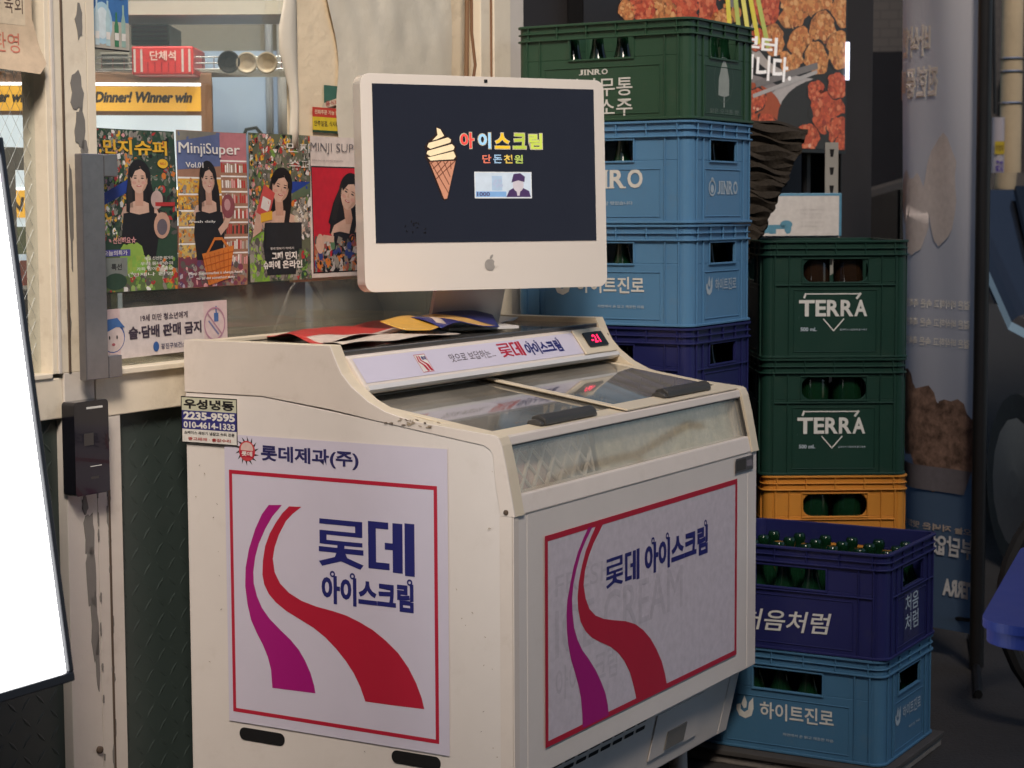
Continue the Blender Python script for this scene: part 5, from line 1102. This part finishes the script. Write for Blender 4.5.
# ------------------------------------------------------------------ behind the crates
M['picture'] = mat('picture_dark', (0.05, 0.035, 0.03), 0.4, 0.3, 12)
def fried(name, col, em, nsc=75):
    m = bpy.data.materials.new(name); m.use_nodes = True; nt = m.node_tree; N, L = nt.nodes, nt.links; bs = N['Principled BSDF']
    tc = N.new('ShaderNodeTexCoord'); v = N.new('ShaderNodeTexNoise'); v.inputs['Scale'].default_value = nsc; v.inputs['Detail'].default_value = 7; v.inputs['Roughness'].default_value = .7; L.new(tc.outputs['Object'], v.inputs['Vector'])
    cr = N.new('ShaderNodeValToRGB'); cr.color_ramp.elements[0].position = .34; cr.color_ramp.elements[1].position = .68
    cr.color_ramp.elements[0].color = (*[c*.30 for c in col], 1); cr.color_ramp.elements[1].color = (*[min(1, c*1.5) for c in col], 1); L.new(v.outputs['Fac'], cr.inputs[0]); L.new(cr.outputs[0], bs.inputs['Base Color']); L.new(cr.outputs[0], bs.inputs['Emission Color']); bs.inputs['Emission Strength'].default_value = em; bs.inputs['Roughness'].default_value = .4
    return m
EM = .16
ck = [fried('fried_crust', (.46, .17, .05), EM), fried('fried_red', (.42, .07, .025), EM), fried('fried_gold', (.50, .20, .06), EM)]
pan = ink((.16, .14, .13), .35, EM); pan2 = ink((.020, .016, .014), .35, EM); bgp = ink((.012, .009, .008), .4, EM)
q0 = at_y(843, 150, 6.2); dirp = Vector((.669, .743, 0)); Lp = 1.30
pm = Matrix.Translation((q0.x, q0.y, q0.z)); 
sg = thing('menu_board', 'large fried chicken menu board with white lettering behind the crate towers', 'menu board', (q0.x, q0.y, 0), math.atan2(.743, .669))
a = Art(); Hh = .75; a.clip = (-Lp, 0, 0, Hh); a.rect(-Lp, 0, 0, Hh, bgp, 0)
rnd = random.Random(17)
def blob(cx, cy, r, m, l, n=22, sq=1.0):
    ph = rnd.random()*6; a.poly([(cx+r*(1+.10*math.sin(3*t+ph)+.07*math.sin(7*t+ph*2)+rnd.uniform(-.03, .03))*math.cos(t), cy+r*sq*(1+.10*math.sin(2*t+ph)+.06*math.sin(6*t)+rnd.uniform(-.03, .03))*math.sin(t)) for t in (2*math.pi*k/n for k in range(n))], m, l)
# px on the board -> board metres
def bp(px, py):
    X = hit(px, py, q0, Vector((-.743, .669, 0))); return ((X-q0).dot(dirp), X.z-q0.z)
def disk(px, py, rx, ry, m, l):
    c = bp(px, py); e = bp(px+rx, py); f = bp(px, py-ry); a.ell(c[0], c[1], abs(e[0]-c[0]), abs(f[1]-c[1]), m, l, 30)
crumb = [ink(c, .4, EM) for c in ((.50, .22, .07), (.40, .13, .04), (.58, .30, .12), (.30, .09, .03), (.20, .06, .025))]; crumbr = [ink(c, .3, EM) for c in ((.46, .08, .03), (.36, .05, .02), (.52, .14, .06), (.24, .03, .015), (.60, .30, .20))]
def pblob(px, py, r, m, l, sq=1.0):
    if r > 9:
        c = bp(px, py); e = bp(px, py-r); rr = abs(e[1]-c[1])
        blob(c[0], c[1], rr*1.3, pan2, l-.05, 26, sq*.82); blob(c[0], c[1], rr*1.22, m, l, 26, sq*.82)
        pal = crumbr if m is ck[1] else crumb
        for q in range(46):
            t = rnd.random()*6.283; d = math.sqrt(rnd.random())*.92; up2 = d*math.sin(t)
            k = pal[min(4, int(rnd.random()*2.2)+(2 if up2 < -.45 else 0))] if rnd.random() < .8 else pal[2]
            blob(c[0]+rr*1.15*d*math.cos(t), c[1]+rr*.85*up2, rr*rnd.uniform(.07, .20), k, l+.1+rnd.random()*.08, 9, rnd.uniform(.6, 1))
        return
    c = bp(px, py); e = bp(px, py-r); rr = abs(e[1]-c[1]); blob(c[0], c[1], rr*1.25, m, l, 22, sq*.8)
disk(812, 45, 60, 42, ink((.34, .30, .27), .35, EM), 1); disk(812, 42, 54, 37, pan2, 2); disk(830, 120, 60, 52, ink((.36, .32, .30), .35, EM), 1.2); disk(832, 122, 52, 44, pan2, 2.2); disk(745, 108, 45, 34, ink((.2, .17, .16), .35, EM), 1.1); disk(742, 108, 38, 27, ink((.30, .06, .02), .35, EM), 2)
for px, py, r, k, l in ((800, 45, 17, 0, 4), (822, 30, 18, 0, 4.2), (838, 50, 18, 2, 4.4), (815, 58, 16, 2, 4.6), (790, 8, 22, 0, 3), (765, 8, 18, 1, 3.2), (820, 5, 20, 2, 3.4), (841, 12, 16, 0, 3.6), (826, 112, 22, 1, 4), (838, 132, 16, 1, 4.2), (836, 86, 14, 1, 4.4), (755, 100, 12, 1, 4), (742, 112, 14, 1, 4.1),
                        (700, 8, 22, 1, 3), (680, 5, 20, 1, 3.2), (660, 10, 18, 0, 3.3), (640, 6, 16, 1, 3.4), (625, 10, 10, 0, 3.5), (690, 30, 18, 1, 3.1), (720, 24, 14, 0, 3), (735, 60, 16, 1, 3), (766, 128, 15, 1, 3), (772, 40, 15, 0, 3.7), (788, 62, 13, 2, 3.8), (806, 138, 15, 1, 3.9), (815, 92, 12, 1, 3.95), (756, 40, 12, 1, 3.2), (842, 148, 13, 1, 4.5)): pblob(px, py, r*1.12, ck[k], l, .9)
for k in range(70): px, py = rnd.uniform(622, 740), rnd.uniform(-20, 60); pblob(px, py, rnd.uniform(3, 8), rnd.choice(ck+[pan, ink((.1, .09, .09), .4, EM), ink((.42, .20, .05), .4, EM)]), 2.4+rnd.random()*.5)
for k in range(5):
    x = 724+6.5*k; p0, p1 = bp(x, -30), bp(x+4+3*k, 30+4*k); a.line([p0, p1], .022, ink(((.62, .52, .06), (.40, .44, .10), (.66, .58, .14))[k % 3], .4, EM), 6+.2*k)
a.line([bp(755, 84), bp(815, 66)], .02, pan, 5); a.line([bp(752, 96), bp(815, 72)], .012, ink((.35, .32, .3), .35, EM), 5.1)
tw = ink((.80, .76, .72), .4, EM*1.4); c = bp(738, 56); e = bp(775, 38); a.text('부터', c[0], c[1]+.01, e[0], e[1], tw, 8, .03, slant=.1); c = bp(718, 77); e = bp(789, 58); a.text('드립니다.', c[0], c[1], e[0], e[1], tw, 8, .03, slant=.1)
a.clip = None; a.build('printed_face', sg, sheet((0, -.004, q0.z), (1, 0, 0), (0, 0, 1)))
b = MB(); b.box(-Lp, 0.0, 0.0, .05, q0.z, q0.z+Hh, M['black']); b.box(.001, .012, -.004, .05, q0.z, q0.z+Hh, M['black']); b.box(-Lp, .012, -.003, .05, q0.z-.012, q0.z-.0005, M['black']); b.build('frame', sg)
c = bp(843, 80); e = bp(843, 42); b = MB(); b.box(.0, .014, -.012, -.006, q0.z+c[1], q0.z+e[1], mat('lit_strip', (.8, .8, .9), .4, 0, emit=(.75, .8, 1.0), estr=1.1)); b.build('lit_strip', sg)
for x in (-Lp+.1, -.09):
    b = MB(); b.tube([(x, .08, 0.002), (x, .08, q0.z+.3)], .015, M['black'], 8); b.build('leg', sg, smooth=True)
# dark pillar right of the board
t = thing('dark_pillar', 'black pillar between the chicken menu board and the cloth banner', 'pillar', (1.12, 6.35, 0), R(30))
MB().box(-.045, .085, 0, .2, 0, 3.2, M['darkwall']).build('shaft', t, bevel=0.004)
MB().box(-.05, -.0455, -.004, .2, 0, 3.2, M['black']).build('edge_strip', t)
# slotted rack upright with a shelf and a white board on it
rk = thing('storage_rack', 'slotted metal storage rack behind the dark green crates', 'rack', (0.86, 5.68, 0), R(8))
up_ = mat('rack_metal', (0.36, 0.35, 0.32), 0.45, 0.1, metal=0.3)
for x in (-.30, .085):
    b = MB(); b.box(x-.02, x+.02, .0, .004, 0.001, 1.50, up_); b.box(x+.016, x+.02, .0045, .035, 0.001, 1.50, up_)
    for k in range(27): z = .08+.053*k; b.prism([(x-.007, z+.022), (x+.007, z+.022), (x+.004, z), (x-.004, z)], 'y', -.001, -.0002, M['blackhole'])
    b.build('upright', rk)
MB().box(-.32, .105, -.02, .35, 1.205, 1.225, up_).build('shelf', rk); MB().box(-.32, .105, -.0, .35, .5, .52, up_).build('shelf', rk)
p0, p1 = at_y(758, 238, 5.63), at_y(842, 193, 5.63)
wb = thing('info_board', 'white board with blue border on the rack above the dark green crates', 'board', ((p0.x+p1.x)/2, 5.63, 1.2255), R(1))
hw = (p1.x-p0.x)/2; hb = p1.z-1.2255
MB().box(-hw, hw, 0, .012, 0, hb, ink((.09, .26, .40))).build('panel', wb, bevel=.002)
a = Art(); a.rect(-hw+.008, .002, hw-.008, hb-.008, ink((.62, .60, .58)), 1); bl = ink((.10, .27, .38))
a.ell(-.04, .035, .018, .012, bl, 2); a.rect(-.12, .022, -.03, .034, bl, 2); a.ell(-.10, .02, .02, .01, bl, 2.2); a.ell(-.035, .022, .01, .014, bl, 2.1); a.rect(-.09, .008, -.07, .03, bl, 2.1)
for k in range(5): a.text('이용 안내 사항을 확인하세요', .0, .075-.012*k, .07, .080-.012*k, ink((.52, .51, .50)), 2, 0)
a.build('printed_face', wb, sheet((0, -.0005, 0), (1, 0, 0), (0, 0, 1)))
# dark stiff wrap standing between tower and rack
M['bark'] = mat('dark_sheet', (0.030, 0.024, 0.018), 0.75, 0.5, 14, bump=0.5, bscale=60, spec=0.25, dirt=0.4, dirtcol=(.10, .08, .06), dscale=12)
b = MB(); Yb = 5.15; nx, nz = 14, 70; vs = []; rnd = random.Random(40); rows = [rnd.uniform(-1, 1) for _ in range(nz+1)]
for i in range(nz+1):
    tz = i/nz; yy = 330-(330-113)*tz
    xl, xr = 728, 742+64*max(0, min(1, (tz-.25)/.72))+rows[i]*1.6*(tz < .98)
    for j in range(nx+1):
        q = j/nx; P_ = at_y(xl+(xr-xl)*q, yy+16*q*tz+2.0*math.sin(q*9+i*.7), Yb)
        vs.append((P_.x, Yb+.02*math.sin(q*3+tz*2)+.006*rows[i]+.004*math.sin(i*1.9+q*5), P_.z))
b.add(vs, [(i*(nx+1)+j, i*(nx+1)+j+1, (i+1)*(nx+1)+j+1, (i+1)*(nx+1)+j) for i in range(nz) for j in range(nx)], M['bark'])
o = b.build('rolled_mat'); s_ = o.modifiers.new('thick', 'SOLIDIFY'); s_.thickness = .012
put(o, 'dark brown ribbed mat standing rolled behind the tall crate tower', 'mat')

# ------------------------------------------------------------------ cloth banner seen from behind
def banner_cloth():
    m = bpy.data.materials.new('banner_cloth'); m.use_nodes = True; nt = m.node_tree; N, L = nt.nodes, nt.links; bs = N['Principled BSDF']; out = [n for n in N if n.type == 'OUTPUT_MATERIAL'][0]
    tc = N.new('ShaderNodeTexCoord'); sp = N.new('ShaderNodeSeparateXYZ'); L.new(tc.outputs['Object'], sp.inputs[0])
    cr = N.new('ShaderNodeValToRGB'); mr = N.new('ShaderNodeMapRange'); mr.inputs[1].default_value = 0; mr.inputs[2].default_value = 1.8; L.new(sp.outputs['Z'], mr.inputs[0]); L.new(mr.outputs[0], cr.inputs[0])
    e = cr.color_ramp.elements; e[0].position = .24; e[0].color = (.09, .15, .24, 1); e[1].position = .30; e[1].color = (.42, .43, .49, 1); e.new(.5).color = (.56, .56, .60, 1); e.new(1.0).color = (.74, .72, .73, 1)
    n = N.new('ShaderNodeTexNoise'); n.inputs['Scale'].default_value = 300; L.new(tc.outputs['Object'], n.inputs['Vector'])
    L.new(cr.outputs[0], bs.inputs['Base Color']); bs.inputs['Roughness'].default_value = .8
    tr = N.new('ShaderNodeBsdfTranslucent'); L.new(cr.outputs[0], tr.inputs[0]); mx = N.new('ShaderNodeMixShader'); mx.inputs[0].default_value = .4; L.new(bs.outputs[0], mx.inputs[1]); L.new(tr.outputs[0], mx.inputs[2]); L.new(mx.outputs[0], out.inputs[0])
    return m
Pr, Pl = at_y(978, 636, 5.4), None
bd = Vector((-.39, .92, 0)).normalized(); brz = math.atan2(-bd.y, -bd.x)       # x axis runs from far-left edge to near-right edge
Wb = .40
bn = thing('cloth_banner', 'grey blue cloth advertising banner seen from behind, beside the crates', 'banner', (Pr.x, Pr.y, Pr.z), brz)
def bwave(x, z): return .05*math.sin((x+Wb)/Wb*math.pi)+.010*math.sin(x*22+z*2.0)
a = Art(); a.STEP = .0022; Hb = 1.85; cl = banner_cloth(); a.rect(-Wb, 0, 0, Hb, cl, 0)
out_ = ink((.80, .76, .68)); fill_ = ink((.62, .60, .60)); tx = ink((.50, .42, .34)); wt = ink((.60, .62, .64))
for body_t, x0, x1, z0, z1 in (('바삭한', -.385, -.21, 1.655, 1.745), ('진한풍미', -.395, -.165, 1.535, 1.625)):
    a.text(body_t, x0, z0, x1, z1, out_, 1, .06, True); a.text(body_t, x0+.004, z0+.004, x1-.004, z1-.004, fill_, 2, .005, True)
food = fried('banner_food', (.24, .155, .12), 0, 32); food2 = ink((.58, .53, .51), .7)
rnd = random.Random(6)
for cx, cz, r_, m, sq in ((-.15, 1.27, .075, food2, 1.9), (-.27, 1.20, .06, food2, 2.1), (-.33, 1.25, .04, food2, 1.8), (-.30, .62, .085, food, 1.6), (-.20, .58, .08, food, 1.6), (-.09, .56, .09, food, 1.3), (-.15, .50, .09, food, 1.0)): blob(cx, cz, r_, m, 1+rnd.random()*.5, 22, sq)
a.poly([(-.36, .47), (-.02, .47), (-.05, .40), (-.31, .40)], ink((.16, .15, .17)), 2)
for k in range(3): a.text('겉은 바삭하고 속은 촉촉한 치킨', -.36, .93-.055*k, -.03, .955-.055*k, out_, 1, .02, True)
a.text('부담없이 가볍게', -.37, .215, -.012, .275, wt, 2, .03, True); a.text('오늘 저녁은 맛있게', -.30, .285, -.02, .305, tx, 2, .02, True); a.text('TERRA', -.12, .10, -.01, .15, wt, 2, .05, True)
# the back faces the viewer: sheet normal towards -y of the banner
a.build('cloth', bn, sheet((0, 0, 0), (1, 0, 0), (0, 0, 1)), wave=lambda x, y: bwave(x, y), cut=.03)
b = MB(); topz = 2.6
b.tube([(.035, -.03, -Pr.z+.01), (.012, -.02, Hb+.1)], .020, M['black'], 10); b.build('pole', bn, smooth=True)
b = MB(); b.tube([(.02, -.015, Hb+.02), (-Wb, .01, Hb+.02)], .008, M['black'], 8); b.tube([(.03, -.02, .05), (-Wb, 0, .0)], .006, M['black'], 8); b.build('cross_bar', bn, smooth=True)
b = MB(); b.tube([(-.30, .2, -Pr.z+.012), (.035, -.03, -Pr.z+.012), (.30, -.22, -Pr.z+.012)], .012, M['black'], 8); b.build('base', bn, smooth=True)

# ------------------------------------------------------------------ blue plastic table corner
tb = thing('plastic_table', 'blue plastic table at the right edge of the picture', 'table', (1.132, 2.95, 0), R(-20))
M['blueplastic'] = mat('blue_plastic', (0.020, 0.042, 0.25), 0.38, 0.10, 5, dirt=.35, dirtcol=(.07, .08, .18), dscale=14)
b = MB(); b.prism(rounded(-.36, -.36, .36, .36, .07, 16), 'z', .690, .704, M['blueplastic']); b.build('top', tb, bevel=.006)
b = MB(); b.prism(rounded(-.354, -.354, .354, .354, .066, 16), 'z', .668, .6895, M['blueplastic']); b.build('rim', tb, bevel=.003)
for sx in (1, -1):
    for sy in (1, -1):
        b = MB(); b.tube([(sx*.22, sy*.22, .002), (sx*.20, sy*.20, .667)], [.018, .026], M['blueplastic'], 10); b.build('leg', tb, smooth=True)

# ------------------------------------------------------------------ street behind: bicycle, car, utility pole, far building
bk = thing('bicycle', 'dark bicycle parked behind the blue table', 'bicycle', (1.515, 4.72, 0), R(10))
blkm = M['black']
def wheel(x):
    wl = bpy.data.objects.new('wheel', None); COL.objects.link(wl); wl.parent = bk
    b = MB(); r_ = .315; b.tube([(x+r_*math.cos(2*math.pi*k/36), 0, .335+r_*math.sin(2*math.pi*k/36)) for k in range(37)], .019, mat('tyre', (.015, .014, .014), .7), 8); b.build('tyre', wl, smooth=True)
    b = MB(); b.tube([(x+.285*math.cos(2*math.pi*k/36), 0, .335+.285*math.sin(2*math.pi*k/36)) for k in range(37)], .009, M['chrome'], 6); b.build('rim', wl, smooth=True)
    b = MB()
    for k in range(18): t_ = 2*math.pi*k/18; b.tube([(x, .02 if k % 2 else -.02, .335), (x+.285*math.cos(t_), 0, .335+.285*math.sin(t_))], .0012, M['chrome'], 4)
    b.tube([(x, -.04, .335), (x, .04, .335)], .018, M['chrome'], 8); b.build('spokes', wl)
wheel(0.0); wheel(1.03)
b = MB(); fm_ = mat('bike_frame', (.03, .03, .035), .3, coat=.5)
for p_, q_ in (((.16, 0, .80), (.21, 0, .68)), ((.21, 0, .68), (.47, 0, .30)), ((.2, 0, .76), (.66, 0, .72)), ((.47, 0, .30), (.66, 0, .82)), ((.47, 0, .30), (1.03, .0, .335)), ((.66, 0, .70), (1.03, 0, .335))): b.tube([p_, q_], .016, fm_, 8)
b.build('frame', bk, smooth=True)
b = MB(); b.tube([(.16, 0, .80), (.10, .05, .62), (.0, .05, .335)], .011, M['chrome'], 8); b.tube([(.16, 0, .80), (.10, -.05, .62), (.0, -.05, .335)], .011, M['chrome'], 8); b.build('fork', bk, smooth=True)
b = MB(); b.tube([(.17, 0, .80), (.13, 0, .94)], .013, M['chrome'], 8); b.tube([(.26, -.28, .97), (.16, -.2, .98), (.13, 0, .95), (.16, .2, .98), (.26, .28, .97)], .012, M['chrome'], 8); b.build('handlebar', bk, smooth=True)
b = MB(); b.prism([(.54, .07), (.62, .08), (.80, .07), (.82, 0), (.80, -.07), (.62, -.08), (.54, -.07), (.50, 0)], 'z', .86, .90, blkm); b.tube([(.66, 0, .8), (.67, 0, .86)], .014, M['chrome'], 8); b.build('saddle', bk, bevel=.01)
b = MB(); b.lathe([(.09, -.004), (.09, .004)], M['chrome'], (0, 0, 0), 20); b2 = MB(); b2.M = Matrix.Translation((.47, -.05, .30)) @ Matrix.Rotation(R(90), 4, 'X'); b2.lathe([(.09, -.003), (.09, .003)], M['chrome'], n=20); b2.tube([(0, 0, .01), (.12, .11, .02)], .008, blkm, 6); b2.tube([(0, 0, -.06), (-.12, -.11, -.07)], .008, blkm, 6); b2.build('crank', bk)
# car
cr_ = thing('parked_car', 'dark parked car at the right edge behind the cloth banner', 'car', (2.56, 8.2, 0), R(95.3))
paintc = mat('car_paint', (.012, .013, .016), .16, .05, coat=1.0)
prof = [(-2.1, .30), (-2.15, .55), (-2.05, .80), (-1.1, .92), (-.45, 1.38), (.2, 1.46), (1.1, 1.40), (1.75, 1.0), (2.1, .92), (2.18, .55), (2.1, .30)]
b = MB(); b.prism(prof, 'y', -.84, .84, paintc); b.build('body', cr_, bevel=.06, seg=3)
gl_ = mat('car_glass', (.008, .009, .01), .05, 0.02)
for s_ in (1, -1):
    b = MB(); b.prism([(-.95, .95), (-.40, 1.33), (.25, 1.39), (.25, .95)], 'y', s_*.842, s_*.848, gl_); b.prism([(.31, .95), (.31, 1.39), (1.0, 1.34), (1.5, .97)], 'y', s_*.842, s_*.848, gl_); b.build('side_window', cr_)
    for x in (-1.35, 1.35):
        wl = bpy.data.objects.new('wheel', None); COL.objects.link(wl); wl.parent = cr_
        b = MB(); b.M = Matrix.Translation((x, s_*.80, .33)) @ Matrix.Rotation(R(90), 4, 'X'); b.lathe([(.24, -.1), (.32, -.095), (.33, 0), (.32, .095), (.24, .1)], mat('tyre', (.014, .014, .014), .75), n=24); b.build('tyre', wl, smooth=True)
        b = MB(); b.M = Matrix.Translation((x, s_*.80, .33)) @ Matrix.Rotation(R(90), 4, 'X'); b.lathe([(.05, -.11), (.235, -.102), (.235, .102), (.05, .11)], M['steel'], n=16); b.build('rim', wl)
    b = MB(); b.prism([(-2.13, .62), (-2.0, .80), (-1.75, .80), (-1.85, .64)], 'y', s_*.62, s_*.855, mat('headlight', (.5, .5, .5), .1, coat=1)); b.build('headlight', cr_)
    b = MB(); b.box(-.05, .12, s_*.85 if s_ > 0 else -.875, .875 if s_ > 0 else -.85, .86, .89, M['chrome']); b.build('door_handle', cr_)
b = MB(); b.poly([(-1.06, -.72, .96), (-1.06, .72, .96), (-.50, .62, 1.37), (-.50, -.62, 1.37)], gl_); o = b.build('windscreen', cr_); s_ = o.modifiers.new('t', 'SOLIDIFY'); s_.thickness = .03
# utility pole
up = thing('utility_pole', 'concrete utility pole with a white flyer at the upper right', 'pole', (2.735, 10.6, 0), 0)
b = MB(); b.tube([(0, 0, 0), (0.0, 0, 6)], [.060, .055], mat('pole_concrete', (.55, .43, .27), .85, .15, 5, bump=.3, bscale=30), 18); b.build('shaft', up, smooth=True)
b = MB()
for z in (2.05, 2.12, 1.88): b.tube([(.062*math.cos(2*math.pi*k/18), .062*math.sin(2*math.pi*k/18), z) for k in range(19)], .006, M['chrome'], 5)
b.build('band', up, smooth=True)['kind'] = 'stuff'
b = MB(); b.tube([(-.10, -.05, 3.5), (-.08, -.06, 2.7), (-.12, -.05, 2.45), (-.10, -.05, 1.82)], .010, blkm, 6); b.tube([(-.10, -.1, 3.4), (-.10, -.1, 2.62)], .014, M['chip'], 6); b.build('cable', up, smooth=True)
b = MB(); b.tube([(-.085, -.07, 1.33), (-.085, -.07, 1.80)], .034, mat('flyer_white', (.42, .38, .40), .6), 14); b.build('flyer_sleeve', up, smooth=True)
a = Art(); a.rect(-.026, .27, .026, .34, ink((.50, .36, .03)), 1); a.text('주정차', -.022, .285, .022, .32, ink((.1, .06, .02)), 2, .02); a.text('금지', -.02, .16, .02, .24, ink((.10, .06, .30)), 2, .03); a.text('구역', -.02, .06, .02, .14, ink((.10, .06, .30)), 2, .03); a.build('flyer_print', up, sheet((-.085, -.106, 1.33), (1, 0, 0), (0, 0, 1)))
# buildings
def tiles(name, c1, c2):
    m = bpy.data.materials.new(name); m.use_nodes = True; nt = m.node_tree; N, L = nt.nodes, nt.links; bs = N['Principled BSDF']; tc = N.new('ShaderNodeTexCoord'); mp = N.new('ShaderNodeMapping'); mp.inputs['Rotation'].default_value = (R(90), 0, 0); L.new(tc.outputs['Object'], mp.inputs[0])
    bt_ = N.new('ShaderNodeTexBrick'); bt_.inputs['Scale'].default_value = 4; bt_.inputs['Color1'].default_value = (*c1, 1); bt_.inputs['Color2'].default_value = (*[c*.9 for c in c1], 1); bt_.inputs['Mortar'].default_value = (*c2, 1); bt_.inputs['Mortar Size'].default_value = .02; L.new(mp.outputs[0], bt_.inputs[0]); L.new(bt_.outputs[0], bs.inputs['Base Color']); bs.inputs['Roughness'].default_value = .7
    return m
fbld = thing('far_building', 'dim tiled building across the alley behind the banner and car', 'building', (3.2, 13.5, 0), R(-6))
MB().box(-4, 9, 0, 3, 0, 9, tiles('grey_tiles', (.030, .025, .023), (.016, .014, .013))).build('wall', fbld)
wdk = mat('dark_window', (.012, .012, .014), .15)
for x in (-1.2, .9, 2.4, 4.4): MB().box(x, x+1.1, -.05, -.001, 1.0, 2.4, wdk).build('window', fbld)
b = MB(); b.box(.2, .75, -.06, -.001, 0.0, 2.2, mat('door_dark', (.03, .025, .024), .4)); b.build('door', fbld)

shade_bld = thing('added_shade_building', 'added brick blocks behind the viewer, shaped to shade the freezer front and street', 'building', (0.6, -3.0, 0), R(0))  # unseen blocks added to shade the freezer front, lower right and street
MB().box(-9, 0.50, -4, 0, 0, 5.7, tiles('brown_bricks', (.20, .12, .09), (.16, .14, .12))).build('wall', shade_bld)
MB().box(0.501, 14, -4, 0.0, 0, 7.9, tiles('grey_bricks', (.16, .15, .14), (.1, .1, .1))).build('wall', shade_bld)
MB().box(2.7, 14, -4.2, .2, 7.91, 17, tiles('dark_bricks', (.10, .08, .07), (.08, .08, .08))).build('shade_tower', shade_bld)  # taller block added to keep the sun off the street behind
